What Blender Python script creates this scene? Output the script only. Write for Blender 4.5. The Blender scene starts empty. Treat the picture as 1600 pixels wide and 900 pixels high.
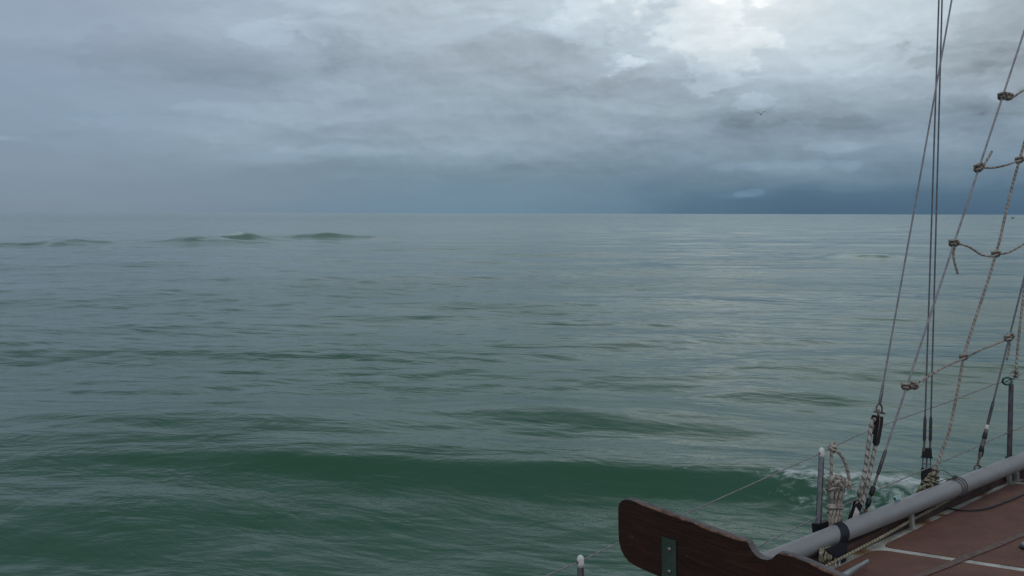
import bpy, bmesh, math, random
import numpy as np
from mathutils import Vector, Matrix, Quaternion
random.seed(7)
rng = np.random.default_rng(11)
scn = bpy.context.scene
COL = scn.collection
R = math.radians

# ------------------------------------------------------------------ camera
H = 2.95                                   # eye above mean water
FPX = 1244.0                               # focal length in pixels of a 1600 px wide picture
cam_d = bpy.data.cameras.new('camera')
cam = bpy.data.objects.new('camera', cam_d)
COL.objects.link(cam)
cam_d.sensor_width = 36.0
cam_d.lens = 36.0 * FPX / 1600.0
cam_d.clip_start = 0.05
cam_d.clip_end = 60000
PITCH = math.atan((450 - 333) / FPX)
CAMM = Matrix.Translation((0, 0, H)) @ Matrix.Rotation(R(90) - PITCH, 4, 'X') @ Matrix.Rotation(R(0.14), 4, 'Z')
cam.matrix_world = CAMM
scn.camera = cam

# ------------------------------------------------------------------ node helpers
def srgb(r, g, b):
    f = lambda c: (c / 255 / 12.92) if c / 255 <= 0.04045 else ((c / 255 + 0.055) / 1.055) ** 2.4
    return (f(r), f(g), f(b), 1.0)

class NG:
    def __init__(s, tree):
        s.t = tree
    def node(s, typ, **kw):
        n = s.t.nodes.new(typ)
        for k, v in kw.items():
            setattr(n, k, v)
        return n
    def link(s, a, b):
        s.t.links.new(a, b)
    def put(s, sock, v):
        if hasattr(v, 'is_output'):
            s.link(v, sock)
        else:
            sock.default_value = v
    def m(s, op, a, b=0.0, c=0.0, clamp=False):
        n = s.node('ShaderNodeMath', operation=op)
        n.use_clamp = clamp
        s.put(n.inputs[0], a)
        if op not in ('SINE', 'COSINE', 'ABSOLUTE', 'SQRT', 'EXPONENT', 'ARCSINE', 'FRACT', 'TANGENT'):
            s.put(n.inputs[1], b)
        if op in ('MULTIPLY_ADD', 'SMOOTH_MIN'):
            s.put(n.inputs[2], c)
        return n.outputs[0]
    def mix(s, f, a, b, blend='MIX'):
        n = s.node('ShaderNodeMix', data_type='RGBA', blend_type=blend)
        s.put(n.inputs[0], f); s.put(n.inputs[6], a); s.put(n.inputs[7], b)
        return n.outputs[2]
    def ramp(s, f, stops, interp='LINEAR'):
        n = s.node('ShaderNodeValToRGB')
        e = n.color_ramp.elements
        n.color_ramp.interpolation = interp
        while len(e) < len(stops):
            e.new(0.5)
        for i, (p, c) in enumerate(stops):
            e[i].position = p
            e[i].color = c if len(c) == 4 else (*c, 1)
        s.put(n.inputs[0], f)
        return n.outputs[0]
    def step(s, x, lo, hi, a=0.0, b=1.0):
        n = s.node('ShaderNodeMapRange', interpolation_type='SMOOTHSTEP')
        s.put(n.inputs[0], x); s.put(n.inputs[1], lo); s.put(n.inputs[2], hi)
        s.put(n.inputs[3], a); s.put(n.inputs[4], b)
        return n.outputs[0]
    def xyz(s, x, y, z):
        n = s.node('ShaderNodeCombineXYZ')
        s.put(n.inputs[0], x); s.put(n.inputs[1], y); s.put(n.inputs[2], z)
        return n.outputs[0]
    def noise(s, vec, scale, detail=4, rough=0.5, dist=0.0, lac=2.0):
        n = s.node('ShaderNodeTexNoise')
        s.put(n.inputs['Vector'], vec)
        n.inputs['Scale'].default_value = scale
        n.inputs['Detail'].default_value = detail
        n.inputs['Roughness'].default_value = rough
        n.inputs['Distortion'].default_value = dist
        n.inputs['Lacunarity'].default_value = lac
        return n.outputs[0]

# ------------------------------------------------------------------ world: overcast sky over Nishita
SUN_AZ, SUN_EL = R(194), R(62)
w = bpy.data.worlds.new('World')
scn.world = w
w.use_nodes = True
w.node_tree.nodes.clear()
g = NG(w.node_tree)
tc = g.node('ShaderNodeTexCoord')
sp = g.node('ShaderNodeSeparateXYZ')
g.link(tc.outputs['Generated'], sp.inputs[0])
DX, DY, DZ = sp.outputs
az0 = g.m('ARCTAN2', DX, DY)
el0 = g.m('ARCSINE', DZ)
# warped copies of the angles: clouds get torn edges, and flatter ones towards the horizon
flat = g.m('DIVIDE', 1.0, g.m('ADD', g.m('ABSOLUTE', DZ), 0.16))
plane = g.xyz(g.m('MULTIPLY', DX, flat), g.m('MULTIPLY', DY, flat), 0.0)
w1 = g.m('SUBTRACT', g.noise(plane, 1.6, 6, 0.55), 0.5)
w2 = g.m('SUBTRACT', g.noise(g.xyz(g.m('MULTIPLY', az0, 4.0), g.m('MULTIPLY', el0, 13.0), 3.0), 1.5, 6, 0.58), 0.5)
fine = g.m('SUBTRACT', g.noise(g.xyz(g.m('MULTIPLY', az0, 7.0), g.m('MULTIPLY', el0, 19.0), 9.0), 2.2, 8, 0.55, 0.6), 0.5)
band = g.m('SUBTRACT', g.noise(g.xyz(g.m('MULTIPLY', az0, 2.2), g.m('MULTIPLY', el0, 26.0), 5.0), 1.0, 4, 0.5), 0.5)
az = g.m('ADD', az0, g.m('MULTIPLY', w2, 0.22))
up = g.m('MULTIPLY', g.m('MINIMUM', g.m('ABSOLUTE', el0), 0.2), 5.0)
el = g.m('ADD', el0, g.m('MULTIPLY', g.m('MULTIPLY', w1, 0.10), up))
el = g.m('ADD', el, g.m('MULTIPLY', fine, 0.02))

def E_(px):                                 # a height in degrees above the horizon from photo rows
    return math.atan((333 - px) / FPX)
def A_(px):
    return math.atan((px - 800) / FPX)
def vert(stops):                            # colour by elevation
    top = R(90)
    return g.ramp(g.m('DIVIDE', g.m('MAXIMUM', el, 0.0), top, clamp=True), [(max(0, min(1, e / top)), c) for e, c in stops])
left = vert([(0, srgb(122, 138, 153)), (E_(290), srgb(125, 143, 160)), (E_(200), srgb(136, 156, 175)),
             (E_(100), srgb(147, 163, 182)), (E_(0), srgb(152, 166, 184)), (R(24), srgb(120, 136, 152)), (R(45), srgb(96, 110, 123)), (R(90), srgb(104, 117, 130))])
mid = vert([(0, srgb(105, 133, 153)), (E_(285), srgb(112, 137, 155)), (E_(225), srgb(140, 159, 173)),
            (E_(120), srgb(160, 175, 187)), (E_(0), srgb(176, 190, 200)), (R(24), srgb(150, 165, 177)), (R(45), srgb(102, 115, 127)), (R(90), srgb(104, 117, 130))])
right = vert([(0, srgb(70, 99, 123)), (E_(303), srgb(78, 107, 130)), (E_(270), srgb(112, 135, 153)), (E_(200), srgb(142, 160, 175)),
              (E_(120), srgb(172, 186, 196)), (E_(0), srgb(194, 206, 213)), (R(24), srgb(204, 214, 220)), (R(34), srgb(160, 172, 182)), (R(48), srgb(112, 125, 136)), (R(90), srgb(104, 117, 130))])
c = g.mix(g.step(az, A_(60), A_(760)), left, mid)
c = g.mix(g.step(az, A_(760), A_(1260)), c, right)
# away from the picture: a plain grey overcast
behind = g.step(g.m('ABSOLUTE', az0), R(50), R(110))
c = g.mix(behind, c, vert([(0, srgb(125, 142, 158)), (R(20), srgb(150, 163, 176)), (R(45), srgb(130, 144, 157)), (R(90), srgb(120, 134, 148))]))
# separate cloud masses: (px, py, half width, half height, brightness change)
blobs = [(1120, 60, 130, 75, .34), (1165, 15, 110, 40, .22), (940, 20, 60, 60, .12), (1310, 70, 190, 80, .17),
         (405, 76, 42, 14, .16), (505, 150, 55, 18, .09), (430, 182, 150, 18, .08), (1172, 168, 34, 11, .04),
         (330, 150, 170, 34, -.10), (250, 40, 90, 60, -.02), (640, 120, 160, 26, -.07), (800, 215, 130, 26, .03),
         (1000, 130, 190, 40, -.10), (1130, 205, 220, 26, -.10), (1320, 170, 70, 26, -.16), (1560, 120, 105, 75, -.14), (1540, 205, 90, 30, -.08),
         (1180, 264, 70, 6, .13), (1225, 268, 50, 8, .16), (1170, 304, 22, 4, .30), (1130, 307, 18, 2.5, .16), (1065, 245, 45, 7, .10), (1300, 235, 90, 14, .13),
         (910, 275, 140, 14, -.08), (1290, 290, 90, 10, .06), (480, 242, 90, 9, .08), (560, 238, 70, 6, .08), (420, 252, 60, 7, .07), (900, 205, 60, 12, .05),
         (6, 236, 22, 2.5, .30), (520, 266, 160, 10, -.05), (760, 250, 160, 20, -.07), (700, 30, 140, 50, .03), (1420, 60, 90, 90, .03)]
bright = None
azs = g.m('ADD', az0, g.m('MULTIPLY', fine, 0.045)); els = g.m('ADD', el0, g.m('MULTIPLY', fine, 0.012))
for (px, py, hw, hh, a) in blobs:
    sx, sy = hw / FPX, hh / FPX
    small = hh < 13
    dx = g.m('DIVIDE', g.m('SUBTRACT', azs if small else az, A_(px)), sx)
    dy = g.m('DIVIDE', g.m('SUBTRACT', els if small else el, E_(py)), sy)
    d2 = g.m('ADD', g.m('MULTIPLY', dx, dx), g.m('MULTIPLY', dy, dy))
    v = g.m('MULTIPLY', g.m('EXPONENT', g.m('MULTIPLY', d2, -0.7)), a)
    bright = v if bright is None else g.m('ADD', bright, v)
lump = g.noise(g.xyz(g.m('MULTIPLY', az0, 5.0), g.m('MULTIPLY', el, 15.0), 21.0), 1.1, 8, 0.50, 0.35)
lump2 = g.noise(g.xyz(g.m('MULTIPLY', az0, 5.0), g.m('ADD', g.m('MULTIPLY', el, 15.0), 0.10), 21.0), 1.1, 8, 0.50, 0.35)
puff = g.m('SUBTRACT', g.step(lump, 0.36, 0.66), 0.5)          # cloud masses with a firmer edge
rim = g.m('SUBTRACT', lump, lump2)                             # their tops lit, their undersides grey
cumulus = g.noise(g.xyz(g.m('MULTIPLY', az0, 10.0), g.m('MULTIPLY', el0, 17.0), 31.0), 1.5, 10, 0.58, 0.15)
cum = g.m('SUBTRACT', cumulus, 0.5)
cumulus_up = g.noise(g.xyz(g.m('MULTIPLY', g.m('ADD', az0, 0.004), 10.0), g.m('MULTIPLY', g.m('ADD', el0, 0.0075), 17.0), 31.0), 1.5, 10, 0.58, 0.15)
rim2 = g.m('MULTIPLY', g.m('SUBTRACT', cumulus, cumulus_up), g.step(az0, A_(250), A_(900), 0.15, 1.0))
firm = [(1105, 45, 95, 66, .20), (1180, 10, 48, 34, .20), (948, 30, 60, 50, .13), (860, 18, 60, 26, .07), (1565, 85, 80, 62, -.17), (1500, 150, 120, 34, -.12),
        (405, 76, 44, 17, .13), (1176, 168, 20, 8, .13), (1390, 192, 150, 22, -.10), (1250, 215, 120, 16, -.07), (800, 112, 190, 34, -.06), (330, 120, 150, 36, -.06), (500, 152, 70, 15, .08),
        (440, 184, 110, 14, .07), (560, 240, 90, 8, .07), (800, 165, 120, 20, .05), (1225, 262, 110, 9, .10), (640, 60, 100, 30, .05), (1000, 150, 120, 16, -.09), (1120, 196, 160, 12, -.07),
        (700, 205, 120, 12, -.05), (1300, 238, 60, 9, .10), (1420, 225, 80, 8, .08), (260, 210, 110, 10, .04), (1170, 303, 24, 6, .22), (880, 262, 130, 8, -.06), (1360, 120, 90, 26, .07)]
firmsum = None
for (px, py, hw, hh, a) in firm:
    dx = g.m('DIVIDE', g.m('SUBTRACT', az0, A_(px)), hw / FPX)
    dy = g.m('DIVIDE', g.m('SUBTRACT', el0, E_(py)), hh / FPX)
    e = g.m('EXPONENT', g.m('MULTIPLY', g.m('ADD', g.m('MULTIPLY', dx, dx), g.m('MULTIPLY', dy, dy)), -0.55))
    e = g.m('ADD', e, g.m('ADD', g.m('MULTIPLY', cum, 2.3), g.m('MULTIPLY', w2, 1.3)))
    v = g.m('MULTIPLY', g.m('MULTIPLY', g.step(e, 0.46, 0.70), g.m('ADD', 0.8, g.m('MULTIPLY', cum, 1.2))), a)
    v = g.m('MULTIPLY', v, g.step(g.m('ADD', g.m('MULTIPLY', dx, dx), g.m('MULTIPLY', dy, dy)), 9.0, 4.0))
    firmsum = v if firmsum is None else g.m('ADD', firmsum, v)
tex = g.m('ADD', g.m('MULTIPLY', w1, 0.22), g.m('ADD', g.m('MULTIPLY', w2, 0.24), g.m('ADD', g.m('MULTIPLY', fine, 0.07), g.m('MULTIPLY', band, 0.14))))
tex = g.m('ADD', tex, g.m('ADD', g.m('MULTIPLY', puff, 0.11), g.m('ADD', g.m('MULTIPLY', rim, 0.55), g.m('MULTIPLY', rim2, 0.45))))
tex = g.m('MULTIPLY', tex, g.step(el0, 0.0, 0.09, 0.12, 1.0))
lf = g.step(az, A_(50), A_(700), 0.38, 1.0)         # the left side is a smoother veil
gain = g.m('ADD', g.m('ADD', 1.025, g.m('ADD', g.m('MULTIPLY', bright, 0.72), g.m('MULTIPLY', firmsum, 1.2))), g.m('MULTIPLY', tex, lf))
cl = g.node('ShaderNodeVectorMath', operation='SCALE')
g.link(c, cl.inputs[0]); g.link(gain, cl.inputs[3])
warm = g.mix(g.step(g.m('ADD', bright, firmsum), 0.15, 0.8), (1, 1, 1, 1), (1.09, 1.0, 0.93, 1))
clw = g.node('ShaderNodeVectorMath', operation='MULTIPLY'); g.link(cl.outputs[0], clw.inputs[0]); g.link(warm, clw.inputs[1]); cl = clw
# glow of the hidden sun in the cloud sheet, high on the right
sv = (math.sin(SUN_AZ) * math.cos(SUN_EL), math.cos(SUN_AZ) * math.cos(SUN_EL), math.sin(SUN_EL))
dt = g.node('ShaderNodeVectorMath', operation='DOT_PRODUCT')
g.link(tc.outputs['Generated'], dt.inputs[0]); dt.inputs[1].default_value = sv
glow = g.m('MULTIPLY', g.m('POWER', g.m('MAXIMUM', dt.outputs['Value'], 0.0), 9.0), 0.10)
cl2 = g.mix(1.0, cl.outputs[0], g.xyz(glow, glow, glow), 'ADD')
bgc = g.node('ShaderNodeBackground'); g.link(cl2, bgc.inputs[0]); bgc.inputs[1].default_value = 1.0
sky = g.node('ShaderNodeTexSky', sky_type='NISHITA')
sky.sun_disc = False; sky.sun_elevation = SUN_EL; sky.sun_rotation = SUN_AZ
bgs = g.node('ShaderNodeBackground'); g.link(sky.outputs[0], bgs.inputs[0]); bgs.inputs[1].default_value = 0.08
mx = g.node('ShaderNodeMixShader'); mx.inputs[0].default_value = 0.96
g.link(bgs.outputs[0], mx.inputs[1]); g.link(bgc.outputs[0], mx.inputs[2])
wo = g.node('ShaderNodeOutputWorld'); g.link(mx.outputs[0], wo.inputs[0])

sd = bpy.data.lights.new('sun', 'SUN'); sd.energy = 0.5; sd.angle = R(50); sd.color = (1, .985, .96)
so = bpy.data.objects.new('sun', sd); COL.objects.link(so)
so.rotation_euler = Vector(sv).to_track_quat('Z', 'Y').to_euler(); so.location = (0, 0, 30)

scn.view_settings.view_transform = 'Standard'; scn.view_settings.look = 'None'
scn.view_settings.exposure = 0; scn.view_settings.gamma = 1; scn.view_settings.use_curve_mapping = False
scn.render.engine = 'CYCLES'
scn.cycles.use_denoising = True
scn.cycles.max_bounces = 6
scn.render.resolution_x = 1024; scn.render.resolution_y = 576

# ------------------------------------------------------------------ projection helpers
CI = CAMM.to_3x3()
def ray(px, py):
    return CI @ Vector(((px - 800) / FPX, -(py - 450) / FPX, -1.0))
def P(px, py, d):
    return Vector((0, 0, H)) + ray(px, py) * d
def hit(px, py, p0, n):
    r = ray(px, py); o = Vector((0, 0, H))
    return o + r * ((p0 - o).dot(n) / r.dot(n))
S = 1.3

# ------------------------------------------------------------------ object helpers
def finish(name, me, mat, parent=None, smooth=True):
    o = bpy.data.objects.new(name, me); COL.objects.link(o)
    if mat is not None:
        me.materials.append(mat)
    if smooth:
        for p in me.polygons: p.use_smooth = True
    if parent is not None:
        o.parent = parent
        o.matrix_parent_inverse = parent.matrix_world.inverted()
    return o
def tag(o, label=None, cat=None, group=None, kind=None):
    if label: o['label'] = label
    if cat: o['category'] = cat
    if group: o['group'] = group
    if kind: o['kind'] = kind
    return o
def empty(name, loc, label, cat, group=None):
    o = bpy.data.objects.new(name, None); COL.objects.link(o)
    o.location = loc; o.empty_display_size = .1
    o.matrix_world = Matrix.Translation(loc)
    return tag(o, label, cat, group)

class MB:
    """collects shapes, linked as one mesh; tubes carry a UV (round, metres along)"""
    def __init__(s):
        s.v = []; s.f = []; s.uv = []
    def add(s, verts, faces, uvs=None):
        b = len(s.v); s.v += [tuple(x) for x in verts]
        for i, f in enumerate(faces):
            s.f.append([b + k for k in f])
            s.uv.append(uvs[i] if uvs else [(0, 0)] * len(f))
    def tube(s, pts, rad, seg=10, caps=True, strands=0, twist=0.0, squash=1.0):
        pts = [Vector(p) for p in pts]; n = len(pts)
        rads = list(rad) if hasattr(rad, '__len__') else [rad] * n
        tans = []
        for i in range(n):
            t = pts[min(i + 1, n - 1)] - pts[max(i - 1, 0)]
            tans.append(t.normalized() if t.length > 1e-9 else (tans[-1] if tans else Vector((0, 0, 1))))
        up = Vector((0, 0, 1)) if abs(tans[0].z) < 0.9 else Vector((0, 1, 0))
        nrm = (up - tans[0] * up.dot(tans[0])).normalized()
        V, UVr = [], []; L = 0.0
        for i in range(n):
            if i:
                q = tans[i - 1].rotation_difference(tans[i]); nrm = (q @ nrm)
                nrm = (nrm - tans[i] * nrm.dot(tans[i])).normalized()
                L += (pts[i] - pts[i - 1]).length
            bi = tans[i].cross(nrm)
            for k in range(seg):
                a = 2 * math.pi * k / seg
                r = rads[i]
                if strands:
                    r *= 0.94 + 0.09 * abs(math.cos(strands * 0.5 * (a - twist * L)))
                V.append(pts[i] + nrm * (math.cos(a) * r) + bi * (math.sin(a) * r * squash))
            UVr.append(L)
        F, U = [], []
        for i in range(n - 1):
            for k in range(seg):
                k2 = (k + 1) % seg
                F.append([i * seg + k, i * seg + k2, (i + 1) * seg + k2, (i + 1) * seg + k])
                U.append([(k / seg, UVr[i]), ((k + 1) / seg, UVr[i]), ((k + 1) / seg, UVr[i + 1]), (k / seg, UVr[i + 1])])
        if caps:
            F.append(list(range(seg))[::-1]); U.append([(0, 0)] * seg)
            F.append([(n - 1) * seg + k for k in range(seg)]); U.append([(0, 0)] * seg)
        s.add(V, F, U); return s
    def rope(s, pts, r, seg=12, tw=None, close=False):
        pts = resample(pts, max(r * 0.9, 0.004))
        return s.tube(pts, r, seg, strands=3, twist=(tw or 1.6 / r / 2.2))
    def box(s, c, ax, ay, az_, hx, hy, hz, bev=0.0):
        c = Vector(c); bm = bmesh.new()
        bmesh.ops.create_cube(bm, size=2.0)
        for v in bm.verts: v.co = Vector((v.co.x * hx, v.co.y * hy, v.co.z * hz))
        if bev: bmesh.ops.bevel(bm, geom=list(bm.edges), offset=bev, segments=2, affect='EDGES')
        bm.verts.ensure_lookup_table()
        V = [c + ax * v.co.x + ay * v.co.y + az_ * v.co.z for v in bm.verts]
        F = [[v.index for v in f.verts] for f in bm.faces]; bm.free()
        s.add(V, F); return s
    def ball(s, c, rx, ry=None, rz=None, ax=None, ay=None, az_=None, n=12):
        ry = ry or rx; rz = rz or rx
        ax = ax or Vector((1, 0, 0)); ay = ay or Vector((0, 1, 0)); az_ = az_ or Vector((0, 0, 1))
        bm = bmesh.new(); bmesh.ops.create_uvsphere(bm, u_segments=n, v_segments=max(6, n // 2 + 2), radius=1)
        V = [Vector(c) + ax * v.co.x * rx + ay * v.co.y * ry + az_ * v.co.z * rz for v in bm.verts]
        F = [[v.index for v in f.verts] for f in bm.faces]; bm.free()
        s.add(V, F); return s
    def prism(s, outline, n, thick, bev=0.0):
        """outline: list of world points, extruded along n by thick"""
        bm = bmesh.new()
        vs = [bm.verts.new(p) for p in outline]
        f = bm.faces.new(vs)
        ret = bmesh.ops.extrude_face_region(bm, geom=[f])
        for e in ret['geom']:
            if isinstance(e, bmesh.types.BMVert): e.co += Vector(n) * thick
        bmesh.ops.recalc_face_normals(bm, faces=bm.faces)
        if bev:
            eds = [e for e in bm.edges if e.calc_face_angle(0) > 0.9]
            bmesh.ops.bevel(bm, geom=eds, offset=bev, segments=2, affect='EDGES')
        bm.verts.ensure_lookup_table(); bm.verts.index_update()
        s.add([v.co.copy() for v in bm.verts], [[v.index for v in q.verts] for q in bm.faces]); bm.free(); return s
    def build(s, name, mat, parent=None, smooth=True, sharp=None):
        me = bpy.data.meshes.new(name); me.from_pydata(s.v, [], s.f); me.update()
        uv = me.uv_layers.new(name='UVMap')
        flatuv = [c for f in s.uv for p in f for c in p]
        uv.data.foreach_set('uv', flatuv)
        o = finish(name, me, mat, parent, smooth)
        if sharp is not None and smooth:
            me.set_sharp_from_angle(angle=R(sharp))
        return o

def resample(pts, step):
    """Catmull-Rom through the points, sampled every step metres"""
    pts = [Vector(p) for p in pts]
    if len(pts) == 2:
        n = max(1, int((pts[1] - pts[0]).length / step)); return [pts[0].lerp(pts[1], i / n) for i in range(n + 1)]
    ext = [pts[0] * 2 - pts[1]] + pts + [pts[-1] * 2 - pts[-2]]
    out = []
    for i in range(1, len(ext) - 2):
        p0, p1, p2, p3 = ext[i - 1:i + 3]
        n = max(2, int((p2 - p1).length / step))
        for k in range(n):
            t = k / n
            out.append(0.5 * ((2 * p1) + (p2 - p0) * t + (2 * p0 - 5 * p1 + 4 * p2 - p3) * t * t + (3 * p1 - p0 - 3 * p2 + p3) * t ** 3))
    out.append(pts[-1]); return out

# ------------------------------------------------------------------ materials
def mat(name, col, rough=0.5, metal=0.0, noise=0.0, nscale=20, bump=0.0, bscale=80, spec=0.5, col2=None):
    m = bpy.data.materials.new(name); m.use_nodes = True
    t = m.node_tree; b = t.nodes['Principled BSDF']; q = NG(t)
    b.inputs['Roughness'].default_value = rough; b.inputs['Metallic'].default_value = metal
    b.inputs['Specular IOR Level'].default_value = spec
    co = q.node('ShaderNodeTexCoord').outputs['Object']
    n1 = q.noise(co, nscale, 6, 0.6)
    c2 = col2 or tuple(x * (1 - noise) for x in col)
    q.link(q.mix(q.step(n1, 0.35, 0.68), (*col, 1), (*c2, 1)), b.inputs['Base Color'])
    q.link(q.step(n1, 0.3, 0.7, rough * 0.85, min(1, rough * 1.2)), b.inputs['Roughness'])
    if bump:
        bn = q.node('ShaderNodeBump'); bn.inputs['Strength'].default_value = 1; bn.inputs['Distance'].default_value = bump
        q.link(q.noise(co, bscale, 4), bn.inputs['Height']); q.link(bn.outputs[0], b.inputs['Normal'])
    return m
def rope_mat(name, base, dark, amount=.2, pitch=30.0):
    m = bpy.data.materials.new(name); m.use_nodes = True
    t = m.node_tree; b = t.nodes['Principled BSDF']; q = NG(t)
    uv = q.node('ShaderNodeUVMap').outputs[0]; s = q.node('ShaderNodeSeparateXYZ'); q.link(uv, s.inputs[0])
    ph = q.m('FRACT', q.m('ADD', q.m('MULTIPLY', s.outputs[1], pitch), s.outputs[0]))
    st = q.m('LESS_THAN', ph, amount)
    co = q.node('ShaderNodeTexCoord').outputs['Object']
    nz = q.noise(co, 160, 3)
    st = q.m('MULTIPLY', st, q.step(nz, 0.38, 0.5))
    grime = q.step(q.noise(co, 14, 4), 0.35, 0.7)
    c = q.mix(grime, (*base, 1), (*[x * .6 for x in base], 1))
    q.link(q.mix(st, c, (*dark, 1)), b.inputs['Base Color'])
    b.inputs['Roughness'].default_value = .9; b.inputs['Specular IOR Level'].default_value = .2
    bn = q.node('ShaderNodeBump'); bn.inputs['Distance'].default_value = .0015
    q.link(q.noise(co, 400, 2), bn.inputs['Height']); q.link(bn.outputs[0], b.inputs['Normal'])
    return m
M = {}
M['steel'] = mat('steel', (.30, .28, .28), .30, .95, .3, 30)
M['darksteel'] = mat('darksteel', (.13, .11, .12), .42, .8, .3, 30)
M['wire'] = mat('wire', (.36, .335, .35), .55, .35, .3, 25)
M['darkwire'] = mat('darkwire', (.19, .19, .21), .5, .5, .3, 25)
M['swage'] = mat('swage', (.13, .115, .12), .5, .6, .4, 20)
M['rust_steel'] = mat('rust_steel', (.22, .2, .19), .5, .7, .5, 60, col2=(.14, .07, .045))
M['black'] = mat('black', (.012, .012, .014), .55, 0, .3, 30, bump=.0006)
M['tape'] = mat('tape', (.015, .015, .017), .45, 0, .3, 40)
M['blackstrap'] = mat('blackstrap', (.010, .011, .022), .6, 0, .3, 30, bump=.0008)
M['pole'] = mat('pole', (.31, .31, .31), .42, .1, .07, 7, bump=.0001, bscale=30)
M['white_cap'] = mat('white_cap', (.86, .84, .80), .4, 0, .25, 40)
M['gel'] = mat('gel', (.44, .43, .39), .5, 0, .38, 9, bump=.0008, bscale=60)
M['hullpaint'] = mat('hullpaint', (.62, .62, .60), .35, 0, .12, 3)
M['bulwark'] = mat('bulwark', (.075, .035, .028), .6, 0, .4, 8)
M['green'] = mat('green', (.02, .16, .12), .7, 0, .4, 60)
M['red'] = mat('red', (.35, .06, .06), .6, 0, .4, 60)
M['cyan'] = mat('cyan', (.33, .60, .60), .45, 0, .25, 60)
M['brownpeg'] = mat('brownpeg', (.12, .06, .05), .7)
M['tan'] = mat('tan', (.185, .12, .10), .8, 0, .25, 30, bump=.0008, bscale=300)
M['hose'] = mat('hose', (.02, .028, .035), .5, 0, .2, 30)
M['alu'] = mat('alu', (.38, .40, .40), .45, .5, .2, 30)
M['plate'] = mat('plate', (.13, .20, .17), .25, .85, .2, 14)
M['gull'] = mat('gull', (.34, .36, .38), .8, 0, .3, 3)
M['buoy'] = mat('buoy', (.06, .07, .07), .7, 0, .3, 2)
M['rope'] = rope_mat('rope', (.55, .49, .42), (.17, .13, .12), .24, 20)
M['rope_tr'] = rope_mat('rope_tracer', (.52, .47, .42), (.11, .085, .085), .36, 22)
M['oldrope'] = rope_mat('oldrope', (.42, .37, .26), (.07, .055, .045), .35, 34)
M['ratrope'] = rope_mat('ratrope', (.50, .44, .38), (.12, .09, .08), .25, 30)
M['thinrope'] = rope_mat('thinrope', (.22, .19, .18), (.06, .05, .05), .3, 70)

def wood_material():
    m = bpy.data.materials.new('varnished_wood'); m.use_nodes = True
    t = m.node_tree; b = t.nodes['Principled BSDF']; q = NG(t)
    uv = q.node('ShaderNodeUVMap').outputs[0]
    s = q.node('ShaderNodeSeparateXYZ'); q.link(uv, s.inputs[0])
    x, y = s.outputs[0], s.outputs[1]
    warp = q.noise(q.xyz(q.m('MULTIPLY', x, 2.5), q.m('MULTIPLY', y, 9), 0), 1, 3)
    grain = q.noise(q.xyz(q.m('MULTIPLY', x, 5), q.m('ADD', q.m('MULTIPLY', y, 130), q.m('MULTIPLY', warp, 14)), 0), 1, 5, .6)
    c = q.ramp(grain, [(0.25, (.012, .006, .004)), (.5, (.034, .014, .009)), (.75, (.075, .029, .019))])
    red = q.step(q.noise(q.xyz(q.m('MULTIPLY', x, 6), q.m('MULTIPLY', y, 12), 2), 1, 3), .45, .7)
    c = q.mix(q.m('MULTIPLY', red, .35), c, (.07, .016, .012, 1))
    # chips where the varnish is gone, mostly along edges (uv z mark in second uv)
    chip = q.step(q.noise(q.xyz(q.m('MULTIPLY', x, 26), q.m('MULTIPLY', y, 60), 7), 1, 4, .6), .68, .73)
    c = q.mix(chip, c, (.16, .09, .06, 1))
    q.link(c, b.inputs['Base Color'])
    q.link(q.step(grain, .3, .7, .42, .62), b.inputs['Roughness'])
    b.inputs['Specular IOR Level'].default_value = .35
    bn = q.node('ShaderNodeBump'); bn.inputs['Distance'].default_value = .0007
    q.link(grain, bn.inputs['Height']); q.link(bn.outputs[0], b.inputs['Normal'])
    return m
M['wood'] = wood_material()
M['woodtop'] = mat('woodtop', (.125, .105, .105), .55, 0, .3, 14, bump=.0005, bscale=70, col2=(.07, .055, .055))
M['woodworn'] = mat('woodworn', (.27, .15, .10), .75, 0, .5, 40, bump=.0006, col2=(.07, .035, .028))

def deck_material():
    m = bpy.data.materials.new('nonskid'); m.use_nodes = True
    t = m.node_tree; b = t.nodes['Principled BSDF']; q = NG(t)
    uv = q.node('ShaderNodeUVMap').outputs[0]
    s = q.node('ShaderNodeSeparateXYZ'); q.link(uv, s.inputs[0])
    k = 2 * math.pi / .030
    a1 = q.m('SINE', q.m('MULTIPLY', q.m('ADD', s.outputs[0], s.outputs[1]), k))
    a2 = q.m('SINE', q.m('MULTIPLY', q.m('SUBTRACT', s.outputs[0], s.outputs[1]), k))
    h = q.m('MULTIPLY', a1, a2)
    co = q.node('ShaderNodeTexCoord').outputs['Object']
    n = q.noise(co, 5, 6, .65)
    c = q.mix(q.step(n, .3, .7), (.190, .092, .066, 1), (.122, .060, .046, 1))
    c = q.mix(q.step(h, .0, .8, 0, .6), c, (.30, .15, .115, 1))
    speck = q.step(q.noise(co, 55, 2), .79, .81)
    c = q.mix(speck, c, (.35, .3, .28, 1))
    q.link(c, b.inputs['Base Color']); b.inputs['Roughness'].default_value = .72; b.inputs['Specular IOR Level'].default_value = .3
    bn = q.node('ShaderNodeBump'); bn.inputs['Distance'].default_value = .0012
    q.link(h, bn.inputs['Height']); q.link(bn.outputs[0], b.inputs['Normal'])
    return m
M['nonskid'] = deck_material()

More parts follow.
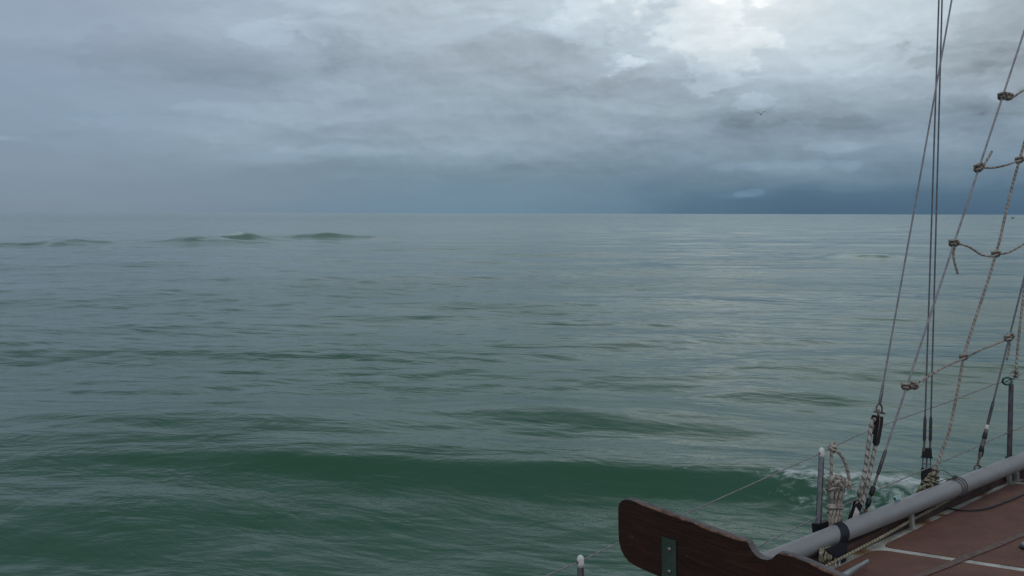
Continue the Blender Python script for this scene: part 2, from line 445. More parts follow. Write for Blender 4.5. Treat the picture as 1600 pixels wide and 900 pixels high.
def gel_rust(spots):
    """dirty white paint with rust bleeding round given points"""
    m = bpy.data.materials.new('rusty_paint'); m.use_nodes = True
    t = m.node_tree; b = t.nodes['Principled BSDF']; q = NG(t)
    geo = q.node('ShaderNodeNewGeometry').outputs['Position']
    n = q.noise(geo, 26, 6, .6)
    dirt = q.step(q.noise(geo, 9, 6, .65), .38, .7)
    c = q.mix(dirt, (.58, .57, .52, 1), (.34, .33, .28, 1))
    for p, r in spots:
        d = q.node('ShaderNodeVectorMath', operation='DISTANCE'); q.link(geo, d.inputs[0]); d.inputs[1].default_value = p
        dd = q.m('ADD', d.outputs['Value'], q.m('MULTIPLY', q.m('SUBTRACT', n, .5), r * 1.6))
        c = q.mix(q.step(dd, r * .35, r, .9, 0), c, (.30, .17, .045, 1))
        c = q.mix(q.step(dd, r * .05, r * .5, .9, 0), c, (.10, .028, .012, 1))
    q.link(c, b.inputs['Base Color']); b.inputs['Roughness'].default_value = .55
    return m

# ------------------------------------------------------------------ water
def sea_mesh():
    rad = [0.0]; r = 1.2
    rad.append(r)
    while r < 9000:
        r += max(0.045, 0.0052 * r) if r < 14 else 0.0042 * r + .014
        if r > 700: r *= 1.02
        rad.append(r)
    rad = np.array(rad)
    dense = np.linspace(R(-44), R(44), 1000)
    coarse = np.linspace(R(44), R(360 - 44), 160)[1:-1]
    ang = np.concatenate([dense, coarse]); nA = len(ang); nR = len(rad)
    RR, AA = np.meshgrid(rad, ang, indexing='ij')
    X = RR * np.sin(AA); Y = RR * np.cos(AA)
    dr = np.gradient(rad)[:, None] * np.ones_like(RR)
    da = np.gradient(ang)[None, :] * RR
    Z = np.zeros_like(X)
    # wind sea: many small trains, crests roughly across the view
    lam = np.exp(np.linspace(math.log(.42), math.log(15), 84))
    for L in lam:
        th = R(-8) + rng.normal(0, .50 if L < 3 else .28)
        kx, ky = math.sin(th), math.cos(th)
        amp = (0.0036 if L < 1.2 else (.0021 if L < 5 else .0027)) * L ** 0.95 * rng.uniform(.5, 1.3)
        k = 2 * math.pi / L
        ph = rng.uniform(0, 6.28)
        # groups: the train comes and goes
        g1 = 0.55 + 0.45 * np.sin(X / (L * 3.1) + rng.uniform(0, 6) + 0.4 * np.sin(Y / (L * 5))) * np.sin(Y / (L * 3.7) + rng.uniform(0, 6) + .5 * np.sin(X / (L * 4.2)))
        bend = 0.22 * L * np.sin(X / (L * 2.3) + rng.uniform(0, 6))
        fade = np.clip((L / np.maximum(dr, .25 * da)) / 3.0 - .8, 0, 1)
        arg = k * (kx * X + ky * (Y + bend)) + ph
        wv = np.sin(arg)
        Z += amp * g1 * fade * (wv + 0.25 * np.cos(2 * arg))
    def ridge(xc, yc, slope, half, amp, front, back, curve=0.0, wob=.0, seed=1):
        r2 = np.random.default_rng(seed); dx = X - xc
        line = yc + slope * dx + curve * dx * dx + wob * np.sin(dx / half * 5 + r2.uniform(0, 6)) + wob * .5 * np.sin(dx / half * 11 + r2.uniform(0, 6))
        d = Y - line
        prof = np.where(d < 0, np.exp(-(d / front) ** 2), np.exp(-(d / back) ** 2))
        return amp * np.exp(-(np.abs(dx) / half) ** 3) * prof
    foam = np.zeros_like(X)
    r1 = ridge(.9, 8.52, -.135, 6.6, .215, .44, 1.9, -.004, .06, 3)
    calm = np.exp(-((Y - 8.52 + .135 * (X - .9) - .2) / 1.1) ** 2) * np.exp(-(np.abs(X - .9) / 6.5) ** 4)
    near = np.exp(-(np.hypot(X, Y) / 11.0) ** 4)
    Z *= (1 - .25 * calm) * (1 - .30 * near)
    Z += r1
    Z += ridge(-5.2, 10.9, -.05, 3.8, .14, .95, 1.3, 0, .08, 4)
    Z += ridge(1.5, 10.8, -.2, 2.4, .15, .8, 1.1, 0, .06, 5)
    Z += ridge(-3.5, 7.6, .10, 3.2, .04, .5, .8, 0, .05, 6)
    Z += ridge(4.6, 12.9, .02, 1.4, .08, .5, .9, 0, .04, 8)
    Z += ridge(-.2, 16.5, -.05, 3.0, .06, .8, 1.2, 0, .1, 9)
    Z += ridge(-7, 17.0, .05, 3.0, .06, .8, 1.4, 0, .1, 10)
    Z += ridge(1.2, 21.5, -.05, 2.4, .06, .7, 1.0, 0, .1, 11)
    def at(px, py):
        d = H * FPX / (py - 333); return (px - 800) / FPX * d, d
    for (px, py, hw, amp, fr, bk, sl, sd_) in [(352, 377, 3.0, .62, 1.5, 3.0, .16, 21), (312, 380, 3.4, .42, 1.5, 2.4, .05, 41), (388, 376, 3.4, .36, 1.5, 2.4, -.05, 42), (322, 381, 6.5, .30, 2.0, 3, .02, 22), (490, 373, 4.0, .42, 1.6, 3.0, .03, 23), (545, 373, 4.2, .36, 1.6, 3.0, -.03, 43), (420, 372, 9, .22, 2, 3, 0, 24),
                                         (62, 385, 3.8, .36, 1.5, 3.0, .1, 25), (112, 383, 3.8, .36, 1.5, 3.0, .0, 45), (165, 388, 3.5, .22, 1.6, 2.5, .1, 26), (1360, 401, 2.6, .24, 1.2, 2.0, 0, 27), (880, 502, 1.5, .055, .5, .8, 0, 28),
                                         (600, 372, 3.5, .18, 1.5, 2, 0, 30), (1130, 382, 2.5, .2, 1.3, 2, 0, 31), (1180, 444, 1.6, .08, .7, 1.1, 0, 32), (540, 437, 2.2, .07, .8, 1.2, 0, 33)]:
        x0, y0 = at(px, py)
        rz = ridge(x0, y0, sl, hw, amp, fr, bk, 0, fr * .26, sd_)
        Z += rz
        if sd_ == 21: foam += .85 * np.clip((rz - .40) / .14, 0, 1)
        if sd_ == 41: foam += .6 * np.clip((rz - .34) / .06, 0, 1)
    # whitewater: along the near crest beside the hull, and on the far breaking top
    d1 = Y - (8.52 - .135 * (X - .9) - .004 * (X - .9) ** 2)
    along = 1 / (1 + np.exp(-(X - 2.75) / .22)) * (1 / (1 + np.exp((X - 5.9) / .3)))
    foam += along * (np.exp(-((d1 - .02) / .12) ** 2) * .66 + .50 * (d1 < .05) * np.exp(-((d1 + .40) / .50) ** 2))
    foam += .35 * np.exp(-((X - 1.9) / .5) ** 2) * np.exp(-((d1) / .05) ** 2)
    turb = along * np.exp(-((d1 + .3) / .5) ** 2)
    for i in range(14):
        th = rng.uniform(0, 6.28); L = rng.uniform(.16, .5); k = 2 * math.pi / L
        Z += .02 * L * turb * np.sin(k * (X * math.cos(th) + Y * math.sin(th)) + rng.uniform(0, 6))
    damp = np.clip(1 - (rad / 3500), 0, 1)[:, None]
    Z *= damp
    Z[0, :] = 0
    co = np.stack([X, Y, Z], -1).reshape(-1, 3).astype(np.float32)
    i = np.arange(nR - 1)[:, None] * nA; j = np.arange(nA)[None, :]; j2 = (j + 1) % nA
    q = np.stack([i + j, i + nA + j, i + nA + j2, i + j2], -1).reshape(-1, 4)
    q = q[:, ::-1]
    me = bpy.data.meshes.new('water')
    me.vertices.add(len(co)); me.vertices.foreach_set('co', co.ravel())
    nf = len(q); me.loops.add(nf * 4); me.loops.foreach_set('vertex_index', q.ravel().astype(np.int32))
    me.polygons.add(nf); me.polygons.foreach_set('loop_start', (np.arange(nf) * 4).astype(np.int32))
    me.polygons.foreach_set('loop_total', np.full(nf, 4, np.int32))
    me.polygons.foreach_set('use_smooth', np.ones(nf, bool))
    me.update(calc_edges=True)
    at_ = me.attributes.new('foam', 'FLOAT', 'POINT'); at_.data.foreach_set('value', foam.ravel().astype(np.float32))
    return me

def sea_material():
    m = bpy.data.materials.new('sea_water'); m.use_nodes = True
    t = m.node_tree; b = t.nodes['Principled BSDF']; q = NG(t)
    geo = q.node('ShaderNodeNewGeometry'); pos = geo.outputs['Position']
    s = q.node('ShaderNodeSeparateXYZ'); q.link(pos, s.inputs[0])
    x, y = s.outputs[0], s.outputs[1]
    def an(sx, sy, z, detail, rough, dist=0.0):
        return q.noise(q.xyz(q.m('MULTIPLY', x, sx), q.m('MULTIPLY', q.m('ADD', y, q.m('MULTIPLY', x, .13)), sy), z), 1.0, detail, rough, dist)
    rr_ = q.m('SQRT', q.m('ADD', q.m('MULTIPLY', x, x), q.m('MULTIPLY', y, y)))
    big = an(.16, .42, 0, 5, .55, .4)
    medn = an(1.0, 2.1, 4, 5, .55, .9)
    rip = an(6.5, 11.5, 8, 4, .55, .8)
    gust = q.step(an(.05, .11, 11, 4, .6), .38, .66, .35, 1.25)     # slick and ruffled patches
    h = q.m('ADD', q.m('MULTIPLY', big, .16), q.m('ADD', q.m('MULTIPLY', q.m('MULTIPLY', medn, gust), .038), q.m('MULTIPLY', q.m('MULTIPLY', rip, gust), .0065)))
    offshore = an(.30, .62, 21, 4, .55, .3)                          # steeper short seas farther out
    h = q.m('ADD', h, q.m('MULTIPLY', q.m('MULTIPLY', offshore, q.step(rr_, 60, 420, 0, 1)), .45))
    bn = q.node('ShaderNodeBump'); bn.inputs['Strength'].default_value = 1; bn.inputs['Distance'].default_value = 1.0
    q.link(h, bn.inputs['Height'])
    # silty green water, a little milkier in patches
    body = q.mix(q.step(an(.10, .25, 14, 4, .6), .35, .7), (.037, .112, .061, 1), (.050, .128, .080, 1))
    body = q.mix(q.step(q.m('ADD', rr_, q.m('MULTIPLY', gust, 10.0)), 11, 150), body, (.20, .295, .24, 1))   # milkier with distance, missing sky sheen painted into the water colour
    fa = q.node('ShaderNodeAttribute', attribute_name='foam').outputs['Fac']
    f1 = q.noise(q.xyz(q.m('MULTIPLY', x, 6), q.m('MULTIPLY', y, 8), 0), 1, 8, .68, 1.2)
    lace = q.m('SUBTRACT', 1.0, q.m('MULTIPLY', q.m('ABSOLUTE', q.m('SUBTRACT', q.noise(q.xyz(q.m('MULTIPLY', x, 3.2), q.m('MULTIPLY', y, 4.2), 5), 1, 5, .6, 1.0), .5)), 9.0))
    fm = q.m('ADD', q.m('MULTIPLY', f1, .85), q.m('MULTIPLY', q.m('MAXIMUM', lace, 0.0), .16))
    fm = q.m('ADD', fm, q.m('MULTIPLY', fa, .55))
    mask = q.m('MULTIPLY', q.m('MULTIPLY', q.step(fm, .66, 1.08), q.step(fa, .04, .35)), .95)
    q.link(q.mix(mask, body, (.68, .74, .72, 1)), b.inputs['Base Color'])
    ruff = q.step(q.m('ADD', rr_, q.m('MULTIPLY', gust, 18.0)), 18, 150, .07, .12)     # the open water is more ruffled than the lee of the hull
    q.link(q.m('ADD', ruff, q.m('MULTIPLY', mask, .6)), b.inputs['Roughness'])
    b.inputs['IOR'].default_value = 1.333
    q.link(bn.outputs[0], b.inputs['Normal'])
    return m
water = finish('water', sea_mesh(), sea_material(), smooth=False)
tag(water, kind='structure')

# ------------------------------------------------------------------ boat frame: a along the rail, b inboard, c up from the deck edge line
A0 = P(1284, 838, 3.4 * S); B0 = P(1600, 735, 4.2 * S)
Ux = (B0 - A0).normalized()
hz = Vector((Ux.y, -Ux.x, 0)).normalized()
heel = R(8)
Vx = (hz * math.cos(heel) + Vector((0, 0, 1)) * math.sin(heel)).normalized()
Nx = Ux.cross(Vx).normalized()
if Nx.z < 0: Nx = -Nx
DC = -0.125                                # deck level
def F(a, b, c): return A0 + Ux * a + Vx * b + Nx * c
def G(px, py, c=DC):                       # the point of the plane at level c seen at a pixel
    return hit(px, py, A0 + Nx * c, Nx)
def ab(p):
    d = p - A0; return d.dot(Ux), d.dot(Vx), d.dot(Nx)

def HB(px, py, b):                         # the point of the upright rail plane b seen at a pixel
    return hit(px, py, A0 + Vx * b, Vx)

# ------------------------------------------------------------------ the vessel: hull, deck, bulwark
m0, m1 = G(1378, 855), G(1567, 763)
_, bm0, _ = ab(m0); am0 = ab(m0)[0]; am1, bm1, _ = ab(m1)
slope_m = (bm1 - bm0) / (am1 - am0)
def b_in(a):                               # inner foot of the bulwark along the rail
    if a < -1: return 0.18 + .035 * (a + 1) ** 2 * .5
    if a < .2: return .062 - .131 * (a - .2)
    if a < 1.9: return .062 - .131 * (a - .2) + .011 * max(0, a - .2) ** 2
    return -.15 + .035 * (a - 1.9) ** 2
def b_out(a):
    return min(b_in(a) - .10, -.175 + (.02 * (a + .5) ** 2 if a < -.5 else 0)) if a < 1.9 else b_in(a) - .08
AS = list(np.arange(-8.5, 10.51, .5))
BC = 3.05                                  # centreline
boat = empty('sailing_vessel', F(0, BC, DC), 'steel sailing vessel underfoot with brown non-slip deck and white margins', 'boat')
mb = MB()
ring = []
sections = []
for a in AS:
    bo = b_out(a)
    taper = 1.0
    if a > 8: taper = max(.12, 1 - ((a - 8) / 2.6) ** 2)
    bo = BC - (BC - bo) * taper
    yl = BC + (BC - bo)
    sec = [F(a, bo, DC), F(a, bo + .03, DC - .45), F(a, bo + .12, DC - .95), F(a, bo + .6, DC - 1.45), F(a, BC, DC - 1.9),
           F(a, yl - .6, DC - 1.45), F(a, yl - .12, DC - .95), F(a, yl - .03, DC - .45), F(a, yl, DC)]
    sections.append(sec)
V = [p for s_ in sections for p in s_]; nS = 9; Fc = []
for i in range(len(sections) - 1):
    for k in range(nS - 1):
        Fc.append([i * nS + k, i * nS + k + 1, (i + 1) * nS + k + 1, (i + 1) * nS + k])
Fc.append(list(range(nS))); Fc.append([(len(sections) - 1) * nS + k for k in range(nS)][::-1])
mb.add(V, Fc)
mb.build('hull', M['hullpaint'], boat)
# deck sheet, its paint rusting at the bulwark feet
rust = [(G(1344, 863), .09), (G(1442, 816), .11), (G(1531, 773), .09), (G(1472, 806), .05)]
mdk = gel_rust([(tuple(p), r) for p, r in rust])
mb = MB()
L_, R_ = [], []
for i, a in enumerate(AS):
    L_.append(sections[i][0] + Nx * .004); R_.append(sections[i][8] + Nx * .004)
n = len(L_)
mb.add(L_ + R_, [[i, i + 1, n + i + 1, n + i] for i in range(n - 1)])
mb.build('deck', mdk, boat, smooth=False)
# bulwark: a low brown plate, its top just under the pole
mb = MB(); Vb, Fb = [], []
def topc(a):
    return max(-.085, min(-.017 + .0386 * (a + .098) - .052 - .012, -.03))
aa = list(np.arange(-6, 8.01, .2))
for a in aa:
    bi, bo, tcx = b_in(a), b_out(a) + .004, topc(a)
    Vb += [F(a, bi, DC + .004), F(a, bi - .006, tcx - .006), F(a, bi - .014, tcx), F(a, bo + .01, tcx), F(a, bo, tcx - .008), F(a, bo, DC - .03)]
for i in range(len(aa) - 1):
    for k in range(5): Fb.append([i * 6 + k, i * 6 + k + 1, (i + 1) * 6 + k + 1, (i + 1) * 6 + k])
Fb += [[0, 1, 2, 3, 4, 5], [(len(aa) - 1) * 6 + k for k in range(6)][::-1]]
mb.add(Vb, Fb); mb.build('bulwark', M['bulwark'], boat, sharp=40)

def panel(a_lo, a_hi, b_hi, rc, cut=0.0, name='deck_panel', ang=0.0):
    """non-slip sheet with rounded corners; outboard edge follows the margin line, ends slanted by ang"""
    def pt(a, b): return (a, bm0 + slope_m * (a - am0) + b)
    cs = [(a_lo, 0), (a_hi, 0), (a_hi + ang * b_hi, b_hi), (a_lo + ang * b_hi, b_hi)]
    out = []
    for i in range(4):
        p = Vector((*cs[i], 0)); q0 = Vector((*cs[i - 1], 0)); q1 = Vector((*cs[(i + 1) % 4], 0))
        d0 = (q0 - p).normalized(); d1 = (q1 - p).normalized()
        s0 = p + d0 * rc; s1 = p + d1 * rc
        for k in range(7):
            t = k / 6
            out.append(s0 * (1 - t) ** 2 + p * 2 * t * (1 - t) + s1 * t * t)
    c0 = DC + .005
    top = [F(*pt(o.x, o.y), c0 + .004) for o in out]; bot = [F(*pt(o.x, o.y), c0 - .003) for o in out]
    N = len(out); mb = MB()
    uvt = [(o.x, o.y) for o in out]
    mb.add(top + bot, [list(range(N))] + [[k, (k + 1) % N, N + (k + 1) % N, N + k] for k in range(N)],
           [uvt] + [[uvt[k], uvt[(k + 1) % N], uvt[(k + 1) % N], uvt[k]] for k in range(N)])
    return mb.build(name, M['nonskid'], boat, smooth=False)
# the cross seam: its direction in the deck plane
s0, s1 = ab(G(1393, 861)), ab(G(1600, 893))
seam = (s1[0] - s0[0]) / (s1[1] - s0[1])
gapw = .062
aend = ab(G(1589, 758))[0]
panel(am0 - .01, aend, 1.9, .07, ang=seam)
ap = am0 - .01 - gapw
panel(ap - 2.1, ap, 1.9, .09, ang=seam)
panel(aend + .06, aend + 2.4, 1.9, .07, ang=seam)
panel(ap - 4.3, ap - 2.16, 1.9, .09, ang=seam)
for a_lo, a_hi in ((-4.2, -1.9), (-1.84, .3), (.36, 2.4), (2.46, 4.6)):   # far side of the deck
    mbx = MB(); q_ = [(a_lo, 3.9), (a_hi, 3.9), (a_hi, 5.7), (a_lo, 5.7)]
    mbx.add([F(a, b, DC + .009) for a, b in q_] + [F(a, b, DC + .002) for a, b in q_],
            [[0, 1, 2, 3], [0, 1, 5, 4], [1, 2, 6, 5], [2, 3, 7, 6], [3, 0, 4, 7]], [[(a, b) for a, b in q_]] + [[(0, 0)] * 4] * 4)
    mbx.build('deck_panel', M['nonskid'], boat, smooth=False)

def post(px, py_top, py_bot, w_, name, hole=False):
    f = G(px, py_bot); b = ab(f)
    top = HB(px, py_top, b[1]); h = (top - f).dot(Nx)
    mb = MB().box(f + Nx * h / 2, Ux, Vx, Nx, w_ / 2, w_ * .35, h / 2 + .002, .002)
    mb.box(f + Nx * .006, Ux, Vx, Nx, w_ * .8, w_ * .8, .006, .002)
    if hole: mb.tube([f + Nx * h * .7 - Vx * .02, f + Nx * h * .7 + Vx * .02], w_ * .2, 10)
    return mb.build(name, M['gel'], boat, sharp=40)
post(1426, 800, 828, .030, 'deck_post')
post(1578, 737, 757, .034, 'deck_post')
post(1589, 736, 752, .036, 'deck_post', True)

# ------------------------------------------------------------------ grey pole lying on the rail
tl, tr = P(1270, 850, 3.35 * S), P(1550, 739, 4.05 * S)
du = (tr - tl).normalized()
pe0, pe1 = tl - du * .62, tr + du * 3.0
pole = MB()
pole.tube([pe0 - du * .02, pe0, tl, tr, pe1, pe1 + du * .02], [.045, .052, .052, .0525, .0525, .046], 40)
root = empty('spinnaker_pole', tuple(tl), 'long smooth grey metal pole lying along the rail beside the deck', 'pole')
pole.build('tube', M['pole'], root, sharp=35)
MB().tube([pe0 - du * .11, pe0 - du * .1, pe0 - du * .02], [.02, .035, .046], 20).build('end_fitting', M['steel'], root)
for (qx, qy) in ((1418, 800), (1422, 792)):
    pass
MB().ball(hit(1422, 793, tl, Vx) + Vx * .0, .006).build('rivet', M['steel'], root)

def wrap_pole(px, py, lean, turns, r, off=.0535, a0=0, a1=2 * math.pi):
    """a loop of line round the pole at the pixel"""
    c = hit(px, py, tl, Vx); t = (c - tl).dot(du); c = tl + du * t
    e1 = Nx; e2 = Vx; pts = []
    for k in range(int(24 * turns) + 1):
        a = a0 + (a1 - a0) * k / (24 * turns) * turns
        pts.append(c + (e1 * math.cos(a) + e2 * math.sin(a)) * (off + r) + du * (lean * math.sin(a) + .010 * a / 6.28))
    return pts

# ------------------------------------------------------------------ stanchions with their wires
BR = -.105
def stanchion(px, top, bx, bot, label, mt):
    t = HB(px, top, BR); b = HB(bx, bot, BR)
    root = empty('stanchion', tuple(b), label, 'stanchion', 'upright stanchions along the rail')
    ax = (t - b).normalized()
    MB().tube([b - ax * .10, b, t - ax * .012, t - ax * .008], [.0165, .0165, .0155, .0150], 20)  .build('tube', mt, root, sharp=40)
    return root, t, b, ax
def cap_on(root, t, ax, r=.0175):
    MB().tube([t - ax * .038, t - ax * .02, t + ax * .002, t + ax * .012, t + ax * .018], [r, r, r * .95, r * .72, r * .2], 20).build('cap', M['white_cap'], root)
    MB().tube([t - ax * .012 - Ux * .0215, t - ax * .012 + Ux * .0215], .0065, 12).build('wire_bush', M['rust_steel'], root)

s1r, s1t, s1b, s1x = stanchion(907, 873, 908, 985, 'nearest steel stanchion, only its white-capped top showing left of the wooden board', M['steel'])
cap_on(s1r, s1t, s1x)
MB().tube([s1b - s1x * .1, s1b - s1x * .02], .026, 18).build('base', M['black'], s1r)
s2r, s2t, s2b, s2x = stanchion(1284, 704, 1279, 816, 'shiny steel stanchion with white cap, standing beside the hanging rope coil', M['steel'])
cap_on(s2r, s2t, s2x)
p = HB(1279, 806, BR)
MB().ball(p, .010, .010, .008).build('red_tape', M['red'], s2r)
q0 = HB(1284, 826, BR)
MB().box(q0 - Nx * .012, Ux, Vx, Nx, .058, .022, .052, .003).build('base', M['black'], s2r, sharp=40)
s3r, s3t, s3b, s3x = stanchion(1580, 598, 1577, 714, 'dark steel stanchion by the right edge, with a green cord ring at its head', M['darksteel'])
MB().tube([s3b - s3x * .1, s3b - s3x * .0], .026, 18).build('base', M['black'], s3r)
pts = [HB(1574 + 7.5 * math.cos(a), 595.5 + 5.5 * math.sin(a), BR + .018 + .012 * math.sin(a * 2)) for a in np.linspace(0.2, 6.0, 20)]
MB().rope(pts, .007, 8).build('cord_ring', M['green'], s3r)

def line3(pts, rad, mat_, name, label, cat, group=None, seg=10, rope=False, sag=0):
    mb = MB()
    if rope: mb.rope(pts, rad, 12)
    else: mb.tube(pts, rad, seg)
    o = mb.build(name, mat_)
    if label: tag(o, label, cat, group)
    return o
# upper and lower lifeline
off = -.0
up = [HB(620, 1010, BR), HB(860, 897, BR), s1t - s1x * .012, HB(960, 851, BR), HB(1075, 801, BR), s2t - s2x * .012, HB(1360, 672, BR), HB(1493, 624, BR), HB(1560, 598.5, BR), s3t + Vector((0, 0, .006)), HB(1600, 583, BR)]
up.append(up[-1] + (up[-1] - up[-3]) * 8)
line3(resample(up, .05), .0032, M['wire'], 'lifeline', 'upper lifeline wire running over the tops of the stanchions', 'wire', 'lifelines between the stanchions')
lo = [HB(960, 960, BR), HB(1190, 851, BR), HB(1279, 807, BR), HB(1400, 753, BR), HB(1462, 726, BR), HB(1534, 694.5, BR), HB(1574, 676, BR), HB(1600, 666, BR)]
lo.append(lo[-1] + (lo[-1] - lo[-3]) * 6)
line3(resample(lo, .05), .0036, M['wire'], 'lifeline', 'lower lifeline wire threaded through the stanchions half way up', 'wire', 'lifelines between the stanchions')

# carabiner hooked on the third stanchion's head, with a grey rope rising from it
pts = [(1577, 594), (1577.5, 588), (1581, 581), (1585, 578.5), (1589, 582), (1592, 580), (1590, 586), (1585, 592), (1581, 594.5), (1578, 594.5)]
cb = tag(MB().tube(resample([HB(x, y, BR + .03) for x, y in pts], .006), .0035, 8).build('carabiner', M['steel']), 'shiny steel snap hook clipped over the head of the stanchion by the right edge', 'snap hook')
rp = [HB(1587, 588, BR + .02), HB(1589, 560, BR + .02), HB(1591.5, 530, BR + .02), HB(1596, 490, BR + .02), HB(1603, 430, BR + .01)]
rp.append(rp[-1] + (rp[-1] - rp[-2]) * 6)
hl = empty('halyard', tuple(rp[0]), 'grey rope rising from the snap hook at the right edge', 'rope')
MB().rope(rp, .009, 10).build('rope', M['ratrope'], hl)
MB().rope([rp[0] + Vector((math.cos(a) * .014, math.sin(a) * .014, .004 * a - .01)) for a in np.linspace(0, 12, 30)], .006, 8).build('knot', M['ratrope'], hl)

# ------------------------------------------------------------------ shrouds
def polyrad(pts_r, mat_, name, parent, seg=12):
    """pts_r: list of (point, radius) joined with sharp shoulders"""
    P_, R_ = [], []
    for (p, r) in pts_r: P_.append(p); R_.append(r)
    return MB().tube(P_, R_, seg).build(name, mat_, parent, sharp=35)
class Wire:
    """a straight wire in the rail plane from a foot pixel to a top pixel, leaning inboard"""
    def __init__(s, foot, top, bf, bt):
        s.f = HB(*foot, bf); s.t = HB(*top, bt); s.fp = foot; s.tp = top
    def at(s, py):                          # the point that shows at image row py
        lo_, hi_ = -3.0, 9.0
        inv = CAMM.inverted()
        for _ in range(50):
            m_ = (lo_ + hi_) / 2; c_ = inv @ (s.f.lerp(s.t, m_))
            yy = 450 + FPX * (c_.y / c_.z) if c_.z < 0 else -1e9
            if yy > py: lo_ = m_
            else: hi_ = m_
        return s.f.lerp(s.t, m_)
    def dirn(s): return (s.t - s.f).normalized()

# shroud with the ratlines
C_ = Wire((1352, 800), (1600, 50), BR, BR + .30)
rt = empty('shroud', tuple(C_.f), 'long slanting shroud wire tied with four rope knots, foot taped black', 'shroud', 'shroud wires')
polyrad([(C_.at(704), .0062), (C_.at(640), .0062), (C_.t + C_.dirn() * 4.5, .0062)], M['wire'], 'wire', rt)
polyrad([(C_.at(742), .0078), (C_.at(739), .0105), (C_.at(707), .0100), (C_.at(703), .0063)], M['swage'], 'swage', rt)
polyrad([(C_.at(764), .0075), (C_.at(741), .0070)], M['rust_steel'], 'threaded_rod', rt)
d_ = C_.dirn(); side = d_.cross(Vx).normalized()
MB().tube([C_.at(798) + side * .006, C_.at(765) + side * .006], .0045, 8).tube([C_.at(798) - side * .006, C_.at(765) - side * .006], .0045, 8).tube([C_.at(808), C_.at(795)], .010, 12).build('turnbuckle', M['rust_steel'], rt)
MB().tube([C_.at(774), C_.at(772), C_.at(762), C_.at(760)], [.0125, .0155, .0150, .012], 12).build('black_tape', M['tape'], rt)
MB().tube([C_.at(791), C_.at(789), C_.at(781), C_.at(779.5)], [.012, .0150, .0150, .012], 12).build('black_tape', M['tape'], rt)

# pair of nearly vertical shrouds meeting in one double rigging screw
D1 = Wire((1441.8, 765), (1467, 0), BR - .02, BR + .12)
D2 = Wire((1451.5, 765), (1472, 0), BR - .02, BR + .12)
for W_, lab in ((D1, 'left wire of the upright close-set pair of shrouds'), (D2, 'right wire of the upright close-set pair of shrouds')):
    rr = empty('shroud', tuple(W_.at(760)), lab, 'shroud', 'shroud wires')
    polyrad([(W_.at(655), .0050), (W_.t + W_.dirn() * 5, .0050)], M['darkwire'], 'wire', rr)
    polyrad([(W_.at(690), .0060), (W_.at(687), .0098), (W_.at(655), .0096), (W_.at(650), .0052)], M['swage'], 'swage', rr)
    polyrad([(W_.at(705), .0064), (W_.at(688), .0062)], M['rust_steel'], 'threaded_rod', rr)
rg = empty('rigging_screw', tuple(D1.at(765)), 'black double rigging screw with open frame under the upright pair of wires', 'rigging screw')
mid_ = lambda y: (D1.at(y) + D2.at(y)) / 2
dd = D1.dirn(); sd2 = (CI @ Vector((1, 0, 0))); sd2 = (sd2 - dd * sd2.dot(dd)).normalized(); th_ = dd.cross(sd2).normalized()
def slab(y0, y1, w0, w1, t, mb):
    a, b = mid_(y0), mid_(y1)
    vs = []
    for p_, w_ in ((a, w0), (b, w1)):
        vs += [p_ - sd2 * w_ - th_ * t, p_ + sd2 * w_ - th_ * t, p_ + sd2 * w_ + th_ * t, p_ - sd2 * w_ + th_ * t]
    mb.add(vs, [[0, 1, 2, 3], [4, 5, 6, 7], [0, 1, 5, 4], [1, 2, 6, 5], [2, 3, 7, 6], [3, 0, 4, 7]]); return mb
mbx = MB(); slab(715.5, 713, .034, .029, .014, mbx); slab(713, 700, .028, .023, .012, mbx)
mbx.build('cover', M['black'], rg, smooth=False)
mbx = MB()
for sgn in (-1, 0, 1):
    mbx.box((mid_(716) + mid_(733)) / 2 + sd2 * sgn * .0245, sd2, th_, dd, .0030 if sgn else .0045, .004, (mid_(716) - mid_(733)).length / 2 + .006, .001)
mbx.box(mid_(725), sd2, th_, dd, .026, .003, .0035, .0008)
mbx.build('frame', M['darkwire'], rg, smooth=False)
mbx = MB(); slab(748, 731.5, .027, .027, .016, mbx); slab(768, 748, .015, .027, .014, mbx); mbx.build('boot', M['black'], rg, smooth=False)

# right-hand shroud with tape and turnbuckle, foot shackle on the rail
E1 = Wire((1526, 732), (1600, 435), BR, BR + .10)
re_ = empty('shroud', tuple(E1.at(732)), 'dark shroud wire nearest the right edge with white and black tape on its turnbuckle', 'shroud', 'shroud wires')
polyrad([(E1.at(630), .0058), (E1.t + E1.dirn() * 6, .0058)], M['darkwire'], 'wire', re_)
polyrad([(E1.at(664), .0068), (E1.at(658), .0098), (E1.at(632), .0096), (E1.at(626), .006)], M['swage'], 'swage', re_)
MB().tube([E1.at(671), E1.at(670), E1.at(665), E1.at(664)], [.0085, .0115, .0112, .009], 12).build('white_tape', M['white_cap'], re_)
polyrad([(E1.at(716), .0085), (E1.at(712), .0125), (E1.at(674), .0125), (E1.at(670), .010)], M['rust_steel'], 'turnbuckle', re_)
MB().tube([E1.at(686), E1.at(684), E1.at(678), E1.at(676)], [.0125, .0150, .0145, .0125], 12).build('black_tape', M['tape'], re_)
MB().tube([E1.at(706), E1.at(704), E1.at(700), E1.at(698)], [.0125, .0160, .0155, .0125], 12).build('black_tape', M['tape'], re_)
MB().tube(resample([E1.at(702) + Ux * .012, E1.at(705) + Ux * .028, E1.at(712) + Ux * .030, E1.at(714) + Ux * .027], .006), .0055, 8).build('tape_end', M['tape'], re_)
polyrad([(E1.at(728), .0065), (E1.at(714), .0070)], M['rust_steel'], 'threaded_rod', re_)
